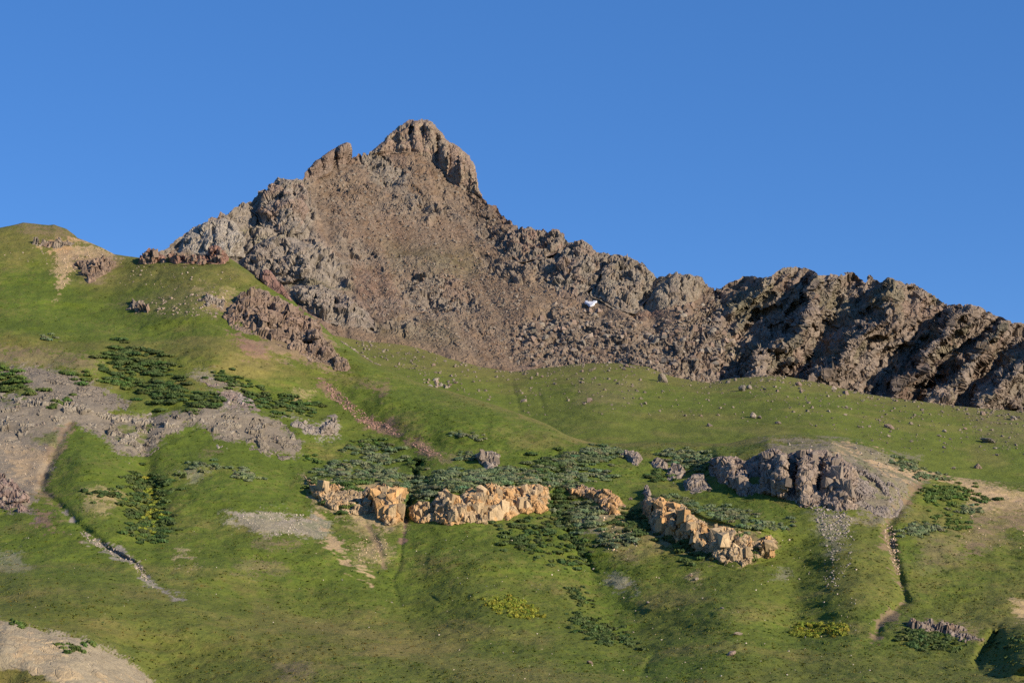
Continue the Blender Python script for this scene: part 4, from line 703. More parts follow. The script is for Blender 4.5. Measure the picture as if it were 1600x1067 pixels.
# grey knobs between the willow slope and the tall cliff
for lab, poly, lm in [('grey rounded rock knob left of the tall buttressed cliff, upper of the pair', [(1040, 735), (1050, 727), (1064, 728), (1071, 738), (1066, 746), (1052, 752), (1042, 748)], [(1056, 738, 14, 12, 2.5)]),
        ('pale pointed rock knob left of the tall buttressed cliff, lower of the pair', [(1066, 756), (1076, 746), (1088, 738), (1098, 740), (1104, 752), (1112, 764), (1100, 768), (1085, 771), (1072, 766)], [(1090, 755, 16, 16, 3)]),
        ('grey rock step at the top of the gully beside the willow rows', [(965, 704), (985, 703), (1000, 712), (1006, 722), (996, 730), (985, 722), (970, 714)], [(990, 714, 14, 10, 1.8)]),
        ('low grey rock between the rock step and the rounded knob', [(1012, 722), (1028, 716), (1040, 722), (1046, 730), (1034, 736), (1020, 732)], [(1030, 726, 12, 9, 1.8)]),
        ('dark little rock pillar with a shadow behind the two orange pillars', [(1004, 772), (1008, 762), (1014, 762), (1018, 774), (1012, 778)], [(1011, 770, 7, 9, 1.6)])]:
    crag_thing('rock_knob', lab, poly, col=(0.33, 0.27, 0.215), col2=(0.28, 0.225, 0.18), rise=1.3, edge=5, cell=(1.5, 1.8), amp=0.7, ragged=2, lumps=lm, seed=720 + int(poly[0][0]))

# snow
def snow():
    poly = [(916, 472.5), (931, 471.5), (927, 476), (922, 478)]
    me = outcrop(poly, LM, (0.8, 0.8, 0.8), rise=0.8, edge=3, cell=(4, 4), amp=0.015, seed=801, ragged=0.8, skirt=3, mat=M_SNOW, base=lambda u, v: LM.pos(u, v)[..., 1] - 4.5, shade=1)
    solo('snow_patch', me, 'small white snow patch under the grey crag on the mountain', 'snow')
snow()

# ================================================================ LOOSE STONES
rng = np.random.default_rng(7); random.seed(7)
import bmesh
def hull_rock(n, flat, seed, detail=0):
    r = np.random.default_rng(seed); bm = bmesh.new()
    p = r.normal(size=(n, 3)); p /= np.linalg.norm(p, axis=1, keepdims=True); p *= r.uniform(0.75, 1.0, (n, 1)); p *= (1.0, r.uniform(0.7, 1.0), flat)
    for q in p: bm.verts.new(q)
    ret = bmesh.ops.convex_hull(bm, input=bm.verts)
    bmesh.ops.delete(bm, geom=[g for g in ret['geom_interior'] if isinstance(g, bmesh.types.BMVert)], context='VERTS')
    if detail:
        bmesh.ops.bevel(bm, geom=list(bm.edges), offset=0.09, segments=1, affect='EDGES')
        bmesh.ops.triangulate(bm, faces=bm.faces)
        bmesh.ops.subdivide_edges(bm, edges=bm.edges, cuts=2, use_grid_fill=True)
        for v in bm.verts: v.co += v.co.normalized() * float(r.normal()) * 0.022
    bmesh.ops.triangulate(bm, faces=bm.faces); bm.normal_update()
    V = np.array([v.co[:] for v in bm.verts]); bm.verts.index_update(); Fc = np.array([[v.index for v in f.verts] for f in bm.faces]); bm.free()
    return V, Fc
def box_rock(seed, jit=0.26, extra=3):
    r = np.random.default_rng(seed); bm = bmesh.new()
    p = np.array([(x, y, z) for x in (-1, 1) for y in (-1, 1) for z in (-1, 1)], float) * 0.72 + r.normal(size=(8, 3)) * jit
    q = r.normal(size=(extra, 3)); q = q / np.linalg.norm(q, axis=1, keepdims=True) * r.uniform(0.85, 1.1, (extra, 1))
    for c in np.concatenate([p, q]): bm.verts.new(c)
    ret = bmesh.ops.convex_hull(bm, input=bm.verts)
    bmesh.ops.delete(bm, geom=[g for g in ret['geom_interior'] if isinstance(g, bmesh.types.BMVert)], context='VERTS')
    bmesh.ops.triangulate(bm, faces=bm.faces); bm.verts.index_update()
    V = np.array([v.co[:] for v in bm.verts]); Fc = np.array([[v.index for v in f.verts] for f in bm.faces]); bm.free()
    return V, Fc
ROCKS = [hull_rock(13, fl, 900 + i) for i, fl in enumerate((0.7, 0.6, 0.85, 0.7))] + [box_rock(930 + i) for i in range(6)]
def rotm(a, b, c): return np.array(Euler((a, b, c)).to_matrix())
def scatter(layer, pts, sizes, cols, sink=0.3, seed=0):
    """returns verts, faces, colours of stones lying on a sheet of ground (sizes in photo px across)"""
    r = np.random.default_rng(seed); VV, FF, CC = [], [], []; off = 0
    Ps = layer.pos(pts[:, 0], pts[:, 1])
    for k in range(len(pts)):
        V, Fc = ROCKS[r.integers(len(ROCKS))]; m = sizes[k] * Ps[k, 1] / F * 0.5
        W = (V @ rotm(r.uniform(-.5, .5), r.uniform(-.5, .5), r.uniform(0, 6.3)).T) * m + Ps[k] + np.array((0, 0, m * (0.5 - sink)))
        VV.append(W); FF.append(Fc + off); off += len(V); CC.append(np.repeat((cols[k] * r.uniform(0.8, 1.2))[None], len(V), 0))
    return np.concatenate(VV), np.concatenate(FF), np.concatenate(CC)
def in_poly(poly, n, r):
    P = np.array(poly, float); out = []
    while len(out) < n:
        q = np.c_[r.uniform(P[:, 0].min(), P[:, 0].max(), 4 * n), r.uniform(P[:, 1].min(), P[:, 1].max(), 4 * n)]
        out += list(q[sdpoly(q[:, 0], q[:, 1], poly) > 0])
    return np.array(out[:n])
# shared meshes for single stones
def shared(cols, detail, seed0):
    L = []
    for i in range(6):
        V, Fc = hull_rock(15, (0.7, 0.85, 0.6, 0.95, 0.75, 0.65)[i], seed0 + i, detail) if detail or i % 2 else box_rock(seed0 + i)
        L.append(raw_mesh('stone', V, Fc, M_STONE, np.repeat(np.array(cols[i % len(cols)])[None], len(V), 0)))
    return L
SM = shared([(0.24, 0.195, 0.155), (0.21, 0.155, 0.12), (0.23, 0.2, 0.16)], 0, 950)
SB = shared([(0.26, 0.215, 0.17), (0.23, 0.17, 0.13), (0.25, 0.22, 0.18)], 1, 970)
def stone(name, layer, u, v, px, meshes, parent=None, stretch=(1, 1, 1), sink=0.3):
    p = layer.pos(np.array([u]), np.array([v]))[0]; m = px * p[1] / F * 0.5
    o = link(name, meshes[rng.integers(len(meshes))], parent); o.location = Vector(p) + Vector((0, 0, m * (0.5 - sink)))
    o.scale = (m * stretch[0], m * stretch[1], m * stretch[2]); o.rotation_euler = (rng.uniform(-.4, .4), rng.uniform(-.4, .4), rng.uniform(0, 6.3))
    return o
for q, (key, so, poly, n, a, b, tone) in enumerate(BL): blocks(key, so, poly, n, a, b, tone, 500 + q)
# talus on the mountain: the largest as single boulders, the rest as one mass
TAL = [([(800, 510), (880, 475), (960, 492), (1040, 520), (1040, 595), (960, 575), (860, 578), (800, 570)], 950, 3, 9), ([(1000, 520), (1060, 480), (1120, 460), (1160, 545), (1200, 590), (1110, 600), (1040, 588)], 900, 3, 10),
       ([(480, 300), (560, 250), (680, 260), (760, 320), (820, 370), (760, 420), (640, 380), (540, 380)], 2000, 1.6, 5.5), ([(540, 380), (760, 420), (840, 440), (800, 560), (640, 530), (560, 460)], 2600, 1.6, 4.5), ([(780, 400), (860, 410), (870, 470), (800, 500), (740, 440)], 260, 2, 6),
       ([(1150, 560), (1250, 590), (1360, 615), (1600, 640), (1600, 615), (1400, 590), (1250, 560)], 500, 2, 6), ([(1130, 450), (1250, 430), (1420, 445), (1560, 500), (1590, 600), (1400, 600), (1200, 560)], 900, 2.5, 7), ([(620, 440), (720, 430), (760, 480), (660, 490)], 160, 3, 7)]
allp, alls, allc = [], [], []
tc = [np.array(c) * 0.76 for c in ((0.30, 0.255, 0.205), (0.265, 0.19, 0.14), (0.285, 0.235, 0.18), (0.25, 0.175, 0.125))]
for poly, n, a, b in TAL:
    p = in_poly(poly, n, rng); s = a + (b - a) * rng.random(n) ** 3
    allp.append(p); alls.append(s); allc += [tc[rng.integers(4)] for _ in range(n)]
allp = np.concatenate(allp); alls = np.concatenate(alls); allc = np.array(allc); order = np.argsort(-alls)
for k in order[:290]: stone('boulder', LM, allp[k, 0], allp[k, 1], alls[k] * 1.15, SM, mountain)
V_, F_, C_ = scatter(LM, allp[order[290:]], alls[order[290:]], allc[order[290:]], seed=5)
link('talus', raw_mesh('talus', V_, F_, M_STONE, C_), mountain, kind='stuff')

# boulders in the bowl, each with its own description
for u, v, px, st, lab in [(1035, 597, 27, (0.8, 0.8, 1.25), 'big pointed boulder throwing a shadow on the bowl meadow under the talus'), (1160, 611, 22, (0.8, 0.8, 1.3), 'upright reddish boulder at the rim of the bowl meadow, left of a paler one'),
        (1170, 608, 16, (1, 1, .8), 'pale boulder leaning against the upright reddish one on the bowl rim'), (1176, 652, 18, (1, 1, .9), 'larger of two grey boulders side by side mid bowl'), (1187, 654, 12, (1, 1, .9), 'smaller of two grey boulders side by side mid bowl'),
        (1247, 603, 17, (1, 1, .9), 'round boulder at the bowl rim, upper of a close pair'), (1252, 612, 11, (1, 1, .8), 'small round stone just below its larger twin at the bowl rim'), (1215, 662, 13, (1.1, 1, .8), 'grey boulder alone on smooth grass above the purple plateau'),
        (1275, 666, 8, (1, 1, .8), 'tiny lone stone on smooth grass above the tall cliff'), (1535, 648, 17, (1, 1, .9), 'round brown boulder at the foot of the rightmost ribs'), (1585, 655, 22, (1.2, 1, .8), 'low grey boulder at the right edge below the ridge'),
        (1543, 691, 27, (1.2, 1, .85), 'large rounded grey boulder on the right side of the bowl'), (1555, 701, 13, (1, 1, .8), 'small dark boulder tucked below the large rounded one'), (1528, 731, 21, (1.1, 1, .75), 'dark grey boulder alone near the bare tan track'),
        (1490, 732, 11, (1.2, 1, .7), 'flat pale stone left of the dark grey boulder near the track'), (1388, 668, 20, (1.4, 1, .6), 'low broken boulder in the middle right of the bowl'), (1475, 675, 12, (1, 1, .9), 'upright pale stone between the broken boulder and the large rounded one'),
        (978, 573, 13, (1.3, 1, .8), 'boulder on the highest rim of the bowl meadow'), (678, 571, 10, (1, 1, .9), 'dark boulder on the upper left of the bowl meadow'), (1095, 650, 9, (1, 1, .7), 'small stone left of the pair of grey boulders mid bowl'),
        (951, 581, 9, (1, 1, .8), 'small rim boulder just left of the highest rim'), (988, 604, 10, (1, 1, .8), 'stone in the grass below the highest rim of the bowl')]:
    thing(stone('boulder', LB, u, v, px, SB, None, st), lab, 'boulder')
for k in range(70):
    if k < 26: u, v = rng.normal(690, 16), rng.normal(598, 5)
    else:
        u = rng.uniform(780, 1590); lo = np.interp(u, CREST_B[:, 0], CREST_B[:, 1]); v = lo + 4 + 70 * rng.random() ** 2
        if v > np.interp(u, CREST_F[:, 0], CREST_F[:, 1]) - 6: v = lo + 8
    thing(stone('boulder', LB, u, v, rng.uniform(4, 9), SM), 'small grey stone in the cluster on the upper left of the bowl' if k < 26 else 'small grey stone scattered over the upper bowl meadow', 'boulder', 'stones clustered at the bowl edge' if k < 26 else 'stones scattered in the bowl')
r = np.random.default_rng(31)
pu = r.uniform(560, 1690, 2600); lo = np.interp(pu, CREST_B[:, 0], CREST_B[:, 1]); pv = lo + 1 + 75 * r.random(2600) ** 1.9
bp_ = np.concatenate([np.c_[pu, pv]] + [in_poly(pl, n_, r) for pl, n_ in (([(880, 585), (1000, 590), (1010, 640), (920, 650)], 160), ([(1500, 640), (1600, 645), (1640, 700), (1540, 700)], 220), ([(540, 532), (640, 545), (700, 600), (640, 580)], 200), ([(1160, 595), (1300, 605), (1320, 640), (1180, 630)], 120), ([(1330, 650), (1420, 650), (1440, 690), (1350, 685)], 70))])
pu, pv = bp_[:, 0], bp_[:, 1]; okb = pv < np.interp(pu, CREST_F[:, 0], CREST_F[:, 1]) - 2; pu, pv = pu[okb], pv[okb]; nb_ = len(pu)
V_, F_, C_ = scatter(LB, np.c_[pu, pv], 0.9 + 4.6 * r.random(nb_) ** 4, np.repeat(np.array([(0.24, 0.20, 0.15)]), nb_, 0), seed=6)
link('rubble', raw_mesh('rubble', V_, F_, M_STONE, C_), kind='stuff', label='loose grey rubble strewn over the bowl meadow', category='rubble')
# stones on the hillside
for u, v, px, lab, mt in [(1088, 906, 11, 'orange boulder on the grass below the right orange cliff, larger of a pair', 0), (1080, 900, 9, 'orange boulder on the grass below the right orange cliff, smaller of a pair', 0), (1012, 943, 8, 'lone orange stone on the lower grass slope', 0), (1128, 951, 8, 'small tan stone on the lower right grass slope', 0),
        (1142, 1022, 22, 'flat grey slab lying in the foreground grass', 1), (1153, 993, 18, 'flat purple-grey slab tilted in the grass above the foreground slab', 1), (922, 1038, 16, 'pale broken stone on the low foreground rise', 1), (985, 781, 10, 'grey stone on the bench left of the two orange pillars', 1), (1245, 761, 14, 'fallen block on the grass at the foot of the tall cliff', 1), (1108, 768, 10, 'small fallen block right of the pale pointed knob', 1)]:
    thing(stone('boulder', LF, u, v, px, SB, None, (1.3, 1.0, 0.5 if px > 15 else .8)), lab, 'boulder')
HS = [([(0, 690), (80, 695), (60, 765), (0, 760)], 220, 1.2, 3.5, (0.30, 0.24, 0.175)), ([(1200, 690), (1340, 692), (1440, 740), (1400, 800), (1330, 720)], 200, 1.2, 3.8, (0.27, 0.23, 0.185)), ([(0, 560), (110, 582), (200, 632), (60, 640), (0, 620)], 200, 1.2, 3.8, (0.25, 0.21, 0.165)), ([(0, 985), (120, 1000), (220, 1055), (100, 1060), (0, 1030)], 120, 1.0, 3.0, (0.34, 0.28, 0.2)), ([(1262, 785), (1325, 792), (1335, 830), (1300, 850), (1280, 830)], 420, 1.5, 5, (0.25, 0.215, 0.18)), ([(1290, 840), (1335, 835), (1330, 880), (1300, 940), (1285, 900)], 130, 1.5, 4.5, (0.25, 0.22, 0.185)), ([(497, 592), (512, 598), (545, 625), (578, 650), (615, 668), (624, 679), (600, 676), (570, 668), (545, 645), (520, 622)], 420, 1.5, 3.5, (0.27, 0.165, 0.13)),
      ([(636, 690), (660, 692), (690, 712), (670, 712)], 130, 1.5, 3.5, (0.27, 0.165, 0.13)), ([(940, 790), (975, 795), (1000, 860), (945, 860)], 120, 1.5, 4, (0.44, 0.33, 0.21)), ([(350, 797), (500, 805), (505, 838), (420, 835)], 240, 1.2, 3, (0.36, 0.31, 0.25)), ([(200, 470), (360, 455), (345, 500), (240, 490)], 200, 1.5, 5, (0.28, 0.22, 0.17)),
      ([(130, 830), (170, 852), (215, 875), (235, 905), (228, 912), (205, 885), (165, 862), (120, 832)], 200, 1.5, 4, (0.30, 0.25, 0.20)), ([(1378, 815), (1395, 815), (1408, 895), (1400, 900), (1388, 865)], 160, 1.5, 4.5, (0.42, 0.31, 0.21)), ([(560, 840), (612, 840), (612, 880), (560, 880)], 120, 1.2, 3, (0.40, 0.30, 0.19)), ([(85, 390), (170, 390), (110, 430), (90, 465)], 160, 1.2, 3, (0.44, 0.33, 0.21)),
      ([(0, 400), (110, 372), (200, 405), (380, 430), (340, 460), (120, 440)], 200, 1.2, 3.5, (0.30, 0.24, 0.18)), ([(640, 820), (1370, 840), (1360, 1060), (700, 1060)], 260, 1.0, 3.2, (0.45, 0.38, 0.29)), ([(0, 800), (640, 830), (640, 1000), (0, 950)], 70, 1.0, 2.6, (0.42, 0.36, 0.28)), ([(1500, 750), (1600, 770), (1600, 860), (1500, 860)], 120, 1.2, 3, (0.40, 0.30, 0.2)), ([(530, 520), (575, 545), (600, 570), (560, 556)], 100, 1.5, 5, (0.22, 0.18, 0.14))]
pp, ss, cc = [], [], []
for poly, n, a, b, c in HS:
    pp.append(in_poly(poly, n, r)); ss.append(a + (b - a) * r.random(n) ** 2.5); cc.append(np.repeat(np.array([c]), n, 0))
V_, F_, C_ = scatter(LF, np.concatenate(pp), np.concatenate(ss), np.concatenate(cc), seed=9)
link('scree', raw_mesh('scree', V_, F_, M_STONE, C_), kind='stuff', label='loose scree and small stones strewn over the hillside', category='scree')

# ================================================================ WILLOWS AND OTHER SHRUBS
LEAF = dict(blue=(0.160, 0.195, 0.095), dark=(0.078, 0.116, 0.032), green=(0.100, 0.150, 0.034), lime=(0.23, 0.25, 0.03), grey=(0.13, 0.165, 0.075))
def thicket(poly, n, px, kind, seed, hgt=0.75, layer=None, leaf=0.22):
    layer = layer or LF; r = np.random.default_rng(seed); pts = in_poly(poly, n, r); pts = pts + r.normal(size=pts.shape) * np.array((px * 0.8, px * 0.35)); Pc = layer.pos(pts[:, 0], pts[:, 1])
    rad = px * (0.4 + 1.0 * r.random(n) ** 1.3) * Pc[:, 1] / F * 0.5
    nl = int(np.clip(40 * (np.mean(rad) / leaf * 0.55) ** 1.2, 36, 140))
    d = r.normal(size=(n, nl, 3)); d[..., 2] = np.abs(d[..., 2]) - 0.25; d /= np.linalg.norm(d, axis=-1, keepdims=True)
    q = d * (0.72 + 0.34 * r.random((n, nl, 1))) * rad[:, None, None] * np.array((1.15, 1.15, hgt))
    q = q + Pc[:, None] + np.array((0, 0, 0.1))
    a = np.cross(d, r.normal(size=d.shape)); a /= np.linalg.norm(a, axis=-1, keepdims=True); b = np.cross(d, a) + 0.5 * r.normal(size=d.shape); b /= np.linalg.norm(b, axis=-1, keepdims=True)
    sz = leaf * (0.6 + 0.9 * r.random((n, nl, 1))) * (rad[:, None, None] / rad.mean()) ** 0.3
    v = np.stack([q - a * sz * .6 - b * sz, q + a * sz * .6 - b * sz * .8, q + a * sz * .55 + b * sz, q - a * sz * .5 + b * sz * .9], 2).reshape(-1, 3)
    f = np.arange(len(v)).reshape(-1, 4)
    base = np.array(LEAF[kind]); c = base * (0.78 + 0.44 * r.random((n, 1, 1))) * (0.8 + 0.4 * r.random((n, nl, 1))) * (1 + 0.12 * r.normal(size=(n, 1, 3)) * np.array((1, .4, .6)))
    # stems/inner mass: a low hull under the leaves
    hv, hf = ROCKS[2]; cv = (hv[None] * rad[:, None, None] * np.array((.92, .92, .72 * hgt / .8))) + Pc[:, None]; cf = (hf[None] + (np.arange(n) * len(hv))[:, None, None] + len(v)).reshape(-1, 3)
    cv = cv.reshape(-1, 3); cc = np.repeat(base[None] * 0.95, len(cv), 0)
    V = np.concatenate([v, cv]); Cq = np.concatenate([np.repeat(c.reshape(-1, 3), 4, 0), cc])
    ft = np.concatenate([f[:, [0, 1, 2]], f[:, [0, 2, 3]], cf])
    # branches: thin tapering sticks fanning out from each root
    nb = 6; e = r.normal(size=(n, nb, 3)); e[..., 2] = np.abs(e[..., 2]) + 0.6; e /= np.linalg.norm(e, axis=-1, keepdims=True)
    tip = Pc[:, None] + e * rad[:, None, None] * np.array((1.0, 1.0, hgt * 1.15)); sd = np.cross(e, (0, 1, 0.3)); sd /= np.linalg.norm(sd, axis=-1, keepdims=True); wq = 0.03 + 0.02 * rad[:, None, None]
    b3 = np.cross(e, sd); bot = np.repeat(Pc[:, None], nb, 1) - np.array((0, 0, 0.15))
    bv = np.stack([bot + sd * wq, bot - 0.5 * sd * wq + b3 * wq, bot - 0.5 * sd * wq - b3 * wq, tip], 2).reshape(-1, 3)
    bi = (np.arange(n * nb) * 4)[:, None, None]; bf = (np.array([(0, 1, 3), (1, 2, 3), (2, 0, 3)])[None] + bi).reshape(-1, 3)
    return raw_mesh('foliage', V, ft, M_LEAF, Cq), raw_mesh('branches', bv, bf, M_SOIL, np.repeat(np.array([(0.12, 0.09, 0.06)]), len(bv), 0))
def shrubs(name, label, poly, n, px, kind, seed, **kw):
    fm, bm_ = thicket(poly, n, px, kind, seed, **kw); loc = recentre(fm)
    k = len(bm_.vertices); co = np.empty(k * 3, f32); bm_.vertices.foreach_get('co', co); co = co.reshape(-1, 3) - np.array(loc, f32); bm_.vertices.foreach_set('co', co.ravel()); bm_.update()
    root = link(name, None); root.location = loc; link('foliage', fm, root); link('branches', bm_, root)
    return thing(root, label, 'shrub' if 'herb' not in name else 'plants')
def ell(a, b, rx, ry): return [(a + rx * math.cos(q), b + ry * math.sin(q)) for q in np.linspace(0, 6.283, 14)[:-1]]
W = 'willow_thicket'
for k, (lab, poly, n, px, kind) in enumerate([
    ('broad grey-green willow thicket along the top of the long orange cliff', [(648, 790), (660, 762), (690, 742), (740, 737), (790, 742), (850, 752), (858, 757), (800, 755), (750, 758), (720, 765), (708, 772), (694, 760), (678, 772), (660, 784)], 120, 17, 'blue'),
    ('dark willow strip behind the right half of the long orange cliff', [(765, 738), (830, 733), (862, 745), (865, 756), (800, 752)], 40, 13, 'grey'),
    ('big dark green willow thicket on the upper left slope below the terrace', [(156, 556), (172, 546), (200, 544), (232, 552), (262, 566), (270, 580), (255, 588), (225, 580), (200, 575), (180, 566)], 70, 15, 'dark'),
    ('dark willow patch below the big upper left thicket, left of the dome', [(225, 610), (245, 596), (265, 592), (275, 612), (310, 618), (340, 622), (342, 634), (300, 636), (270, 628), (235, 628)], 65, 14, 'dark'),
    ('small pair of green willow clumps at the edge of the purple slope', ell(134, 590, 18, 5), 9, 13, 'green'),
    ('flat green willow clump under the big upper left thicket', ell(175, 584, 22, 5), 12, 12, 'dark'),
    ('green willow clump between the two large upper left thickets', ell(203, 600, 17, 8), 14, 13, 'green'),
    ('green willow patch at the left edge on the purple slope', [(-20, 575), (15, 572), (38, 598), (42, 612), (20, 615), (-20, 605)], 26, 15, 'green'),
    ('tiny green shrub alone on the bare purple slope', ell(98, 627, 14, 4), 7, 10, 'green'),
    ('long dark willow strip running down beside the grey-brown dome', [(330, 575), (345, 580), (385, 598), (420, 622), (445, 640), (440, 652), (415, 640), (380, 612), (340, 592)], 50, 10, 'dark'),
    ('dark willow patch right of the bare strip, above the grey hump', [(432, 622), (455, 618), (485, 632), (490, 645), (460, 645), (440, 640)], 30, 11, 'dark'),
    ('column of dark willows down the gully below the shale point', [(205, 742), (222, 735), (225, 790), (222, 850), (208, 838), (203, 790)], 70, 12, 'dark'),
    ('second dark willow column on the right side of the lime plants', [(236, 738), (262, 742), (255, 790), (262, 830), (250, 850), (236, 848), (245, 800)], 60, 12, 'dark'),
    ('lime green plants down the middle of the willow gully', [(226, 750), (238, 752), (246, 800), (240, 835), (228, 830)], 45, 8, 'lime'),
    ('row of small willows left of the gully below the bare spot', ell(168, 772, 34, 5), 12, 9, 'dark'),
    ('thin blue-green willow strip on the smooth slope right of the gully', [(355, 735), (380, 736), (405, 746), (412, 754), (390, 750), (365, 742)], 20, 9, 'blue'),
    ('row of tiny blue-green willows left of the small pale rock', ell(315, 730, 35, 5), 12, 8, 'blue'),
    ('rounded blue-green willow above the left orange cliff', ell(594, 716, 19, 9), 22, 13, 'blue'),
    ('upper willow row near the red scree', ell(578, 692, 26, 3), 16, 9, 'green'),
    ('second willow row near the red scree', ell(573, 702, 34, 5), 22, 9, 'grey'),
    ('long willow row above the left orange cliff', [(495, 736), (510, 727), (550, 722), (590, 730), (620, 738), (640, 752), (635, 764), (600, 752), (560, 742), (530, 745), (505, 744)], 80, 12, 'blue'),
    ('willow clump on the lip right of the left orange cliff', ell(628, 757, 11, 9), 12, 12, 'grey'),
    ('lower willow row just above the left orange cliff', ell(548, 750, 34, 5), 22, 10, 'grey'),
    ('round dark green bush at the top of the left orange cliff', ell(557, 760, 13, 8), 12, 13, 'green'),
    ('green bushes growing in the middle of the left orange cliff', [(512, 770), (540, 768), (550, 785), (562, 790), (545, 795), (530, 790), (518, 782)], 26, 11, 'green'),
    ('small bush at the upper left corner of the left orange cliff', ell(502, 762, 10, 6), 8, 10, 'green'),
    ('single small willow left of the long rows', ell(488, 718, 10, 3), 6, 9, 'green'),
    ('willow bushes filling the head of the vegetated gully, left side', [(836, 718), (866, 708), (870, 740), (862, 756), (845, 740)], 40, 13, 'dark'),
    ('upper willow mass right of the gully head', [(874, 715), (905, 704), (940, 702), (950, 712), (925, 722), (890, 728), (874, 730)], 46, 13, 'grey'),
    ('middle willow mass right of the gully head', [(874, 738), (900, 734), (940, 736), (955, 744), (925, 752), (890, 756), (872, 756)], 46, 13, 'blue'),
    ('willows around the grey rock step at the top', ell(955, 706, 16, 7), 14, 11, 'blue'),
    ('dark bushes crowding the gully beside the end of the long orange cliff', [(862, 762), (880, 765), (882, 800), (892, 815), (880, 822), (866, 800), (862, 780)], 50, 12, 'dark'),
    ('large blue-green willow dome right of the gully', [(882, 790), (905, 784), (932, 790), (940, 800), (925, 815), (910, 830), (892, 820), (882, 805)], 50, 13, 'blue'),
    ('dark willows along the lower gully', [(882, 818), (892, 820), (910, 850), (925, 880), (915, 885), (898, 860)], 36, 9, 'dark'),
    ('dark leafy bush mass filling the hollow left of the two orange pillars', [(976, 806), (990, 798), (1004, 806), (1014, 826), (1024, 838), (1000, 836), (978, 828)], 50, 13, 'dark'),
    ('blue-green willows below the small orange rock step', [(944, 838), (965, 834), (990, 840), (988, 850), (960, 850), (940, 850)], 26, 10, 'blue'),
    ('dark bush at the foot of the dark cleft between orange pillars', ell(1068, 852, 12, 8), 14, 12, 'dark'),
    ('dark bush under the middle of the right orange cliff', ell(1095, 872, 12, 6), 10, 11, 'dark'),
    ('round bush on the right orange cliff, left of the bare hollow', ell(1143, 842, 11, 7), 12, 11, 'green'),
    ('green bush inside the lower right end of the orange cliff', ell(1165, 862, 9, 5), 8, 10, 'green'),
    ('blue-green willow carpet on the grass between the orange and grey cliffs', [(1105, 795), (1125, 792), (1160, 800), (1180, 812), (1150, 815), (1115, 806)], 46, 9, 'blue'),
    ('willow strip on the bench behind the two orange pillars', [(1040, 778), (1070, 782), (1095, 798), (1085, 800), (1060, 790)], 22, 9, 'grey'),
    ('flat blue-green willow right of the orange cliff', ell(1213, 821, 22, 5), 16, 9, 'blue'),
    ('tiny willow pair above the right end of the orange cliff', ell(1175, 822, 16, 6), 12, 9, 'blue'),
    ('willow clump among the grey knobs, high on the slope', [(1035, 712), (1060, 706), (1098, 712), (1100, 720), (1070, 722), (1045, 724)], 36, 11, 'blue'),
    ('lower willow clump among the grey knobs', ell(1085, 728, 16, 6), 16, 11, 'grey'),
    ('dark bush pair left of the rounded grey knob', ell(1028, 745, 16, 6), 12, 11, 'dark'),
    ('willow patch on the bare crest right of the purple plateau', [(1393, 718), (1410, 716), (1438, 732), (1440, 740), (1418, 734), (1400, 728)], 30, 10, 'blue'),
    ('willow strip beside the tan track, upper', ell(1455, 744, 20, 4), 14, 9, 'blue'),
    ('large spread of willows below the tan track', [(1446, 768), (1470, 757), (1500, 762), (1530, 776), (1490, 788), (1455, 786), (1440, 780)], 60, 10, 'green'),
    ('dark willow patch above the stream head', [(1412, 828), (1440, 815), (1465, 822), (1462, 832), (1430, 838)], 40, 9, 'blue'),
    ('scattered willow clumps on the bare slope, right of the stream', [(1450, 800), (1490, 808), (1520, 822), (1490, 835), (1460, 815)], 22, 9, 'green'),
    ('two small willows on the tan bare ground at the right', ell(1545, 782, 12, 4), 8, 10, 'dark'),
    ('willow row right of the bare tan patch', ell(1515, 797, 26, 4), 12, 8, 'blue'),
    ('scattered low willows below the right end of the long orange cliff', [(775, 818), (830, 805), (870, 822), (850, 850), (800, 850), (790, 835)], 46, 10, 'dark'),
    ('loose dark tufts on the grass below those low willows', [(790, 850), (880, 850), (900, 890), (860, 880), (800, 870)], 22, 8, 'dark'),
    ('long dark willow streak low in the grassy hollow', [(895, 958), (915, 965), (950, 985), (1000, 1002), (990, 1010), (940, 1005), (912, 992)], 70, 10, 'dark'),
    ('dark tufts leading down to the long low willow streak', [(892, 915), (905, 920), (918, 945), (908, 950)], 16, 8, 'dark'),
    ('yellow-green herb patch on the lower middle slope', [(755, 938), (800, 935), (845, 955), (845, 965), (800, 962), (770, 950)], 90, 6, 'lime'),
    ('yellow-green herb patch on the lower right slope', [(1240, 980), (1270, 976), (1320, 978), (1320, 990), (1280, 992), (1245, 996)], 80, 6, 'lime'),
    ('dark green scrub on the stream bank at the lower right', [(1400, 985), (1440, 988), (1500, 1000), (1490, 1018), (1430, 1010)], 60, 9, 'dark'),
    ('grey-green scrub in the shaded corner at the lower right', [(1545, 1000), (1600, 985), (1640, 1000), (1640, 1040), (1570, 1040)], 10, 8, 'dark'),
    ('small green tufts on the pale eroded bank', ell(120, 1012, 22, 7), 16, 7, 'green'),
    ('upper little tuft on the pale bank near its left end', ell(28, 976, 6, 2), 4, 8, 'green'),
    ('dark plants crowning the dark cleft', ell(653, 724, 10, 8), 14, 8, 'dark'),
    ('thin willow line by the lone pale boulder', ell(728, 714, 12, 5), 10, 10, 'blue'),
    ('two faint willow lines on the grass above the lone boulder', ell(730, 682, 24, 3), 12, 8, 'blue'),
    ('tiny willow row on the terrace at the far left', ell(70, 528, 14, 2), 8, 8, 'blue')]):
    nm = 'herb_patch' if 'herb' in lab or 'plants' in lab else W if n > 15 else 'willow_shrub'
    shrubs(nm, lab, poly, int(n * 1.8), px * 1.2, kind, 1000 + k, hgt=0.30 if n > 15 else 0.42)

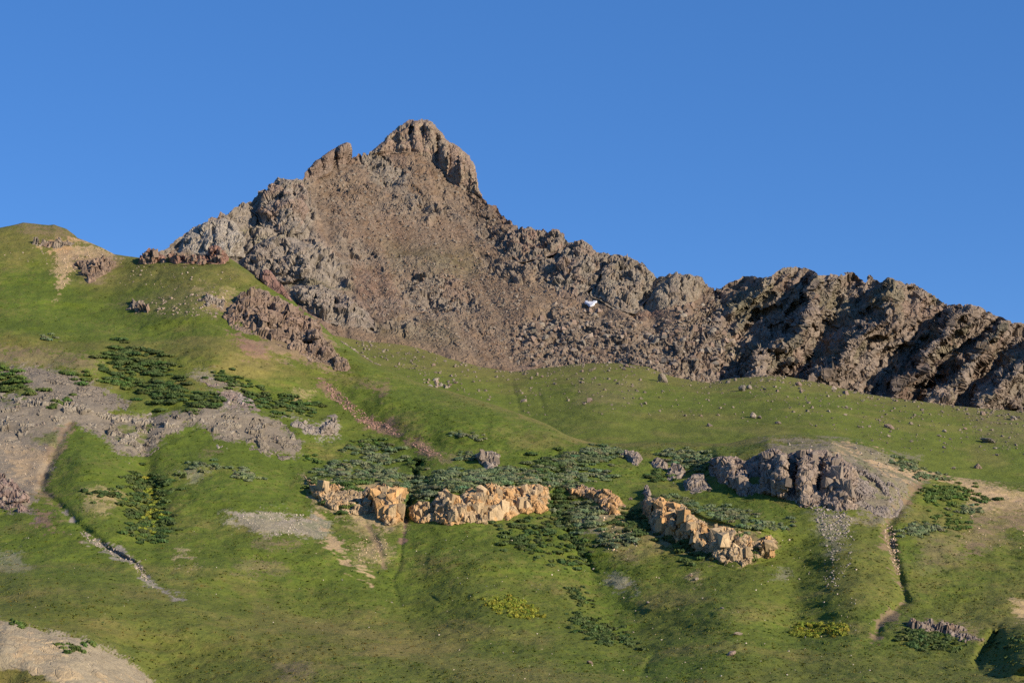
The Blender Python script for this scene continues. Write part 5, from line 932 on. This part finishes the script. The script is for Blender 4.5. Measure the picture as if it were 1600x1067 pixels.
# ================================================================ GRASS TUSSOCKS on the hillside
r = np.random.default_rng(77); n = 60000
pu = r.uniform(-40, 1640, n); pc = np.interp(pu, CREST_F[:, 0], CREST_F[:, 1]); pv = pc + 3 + (1090 - pc) * r.random(n)
cl = fbm(pu / 26, pv / 12, 3, 201); gc = LF.samp(LF.C, pu, pv)
keep = (gc[:, 1] > gc[:, 0] * 0.84) & (gc[:, 1] < 0.21) & (r.random(n) < 0.35 + 1.3 * np.clip(cl + 0.1, 0, 1)); pu, pv, gc = pu[keep], pv[keep], gc[keep]; n = len(pu)
Pg = LF.pos(pu, pv); hgt = 0.05 + 0.13 * r.random(n) ** 2; wd = hgt * (1.0 + 1.6 * r.random(n)); an = r.uniform(0, 3.14, n)
dx = np.cos(an) * wd; dy = np.sin(an) * wd; lean = r.normal(size=(n, 2)) * 0.12; V_ = []
for k in (0, 1):
    ax, ay = (dx, dy) if k == 0 else (-dy, dx); zz = np.zeros(n)
    V_ += [Pg + np.stack([-ax, -ay, zz - 0.05], -1), Pg + np.stack([ax, ay, zz - 0.05], -1), Pg + np.stack([ax * .5 + lean[:, 0], ay * .5 + lean[:, 1], hgt], -1), Pg + np.stack([-ax * .6 + lean[:, 0], -ay * .6 + lean[:, 1], hgt * .9], -1)]
V_ = np.stack(V_, 1).reshape(-1, 3); C_ = np.repeat(gc * r.uniform(0.95, 1.3, (n, 1)) * (1 + 0.15 * r.normal(size=(n, 1)) * np.array((1, 0, -0.5))), 8, 0)
link('grass', raw_mesh('grass', V_, np.arange(n * 8).reshape(-1, 4), M_LEAF, C_), kind='stuff', label='grass tussocks and low herbs all over the hillside', category='grass')
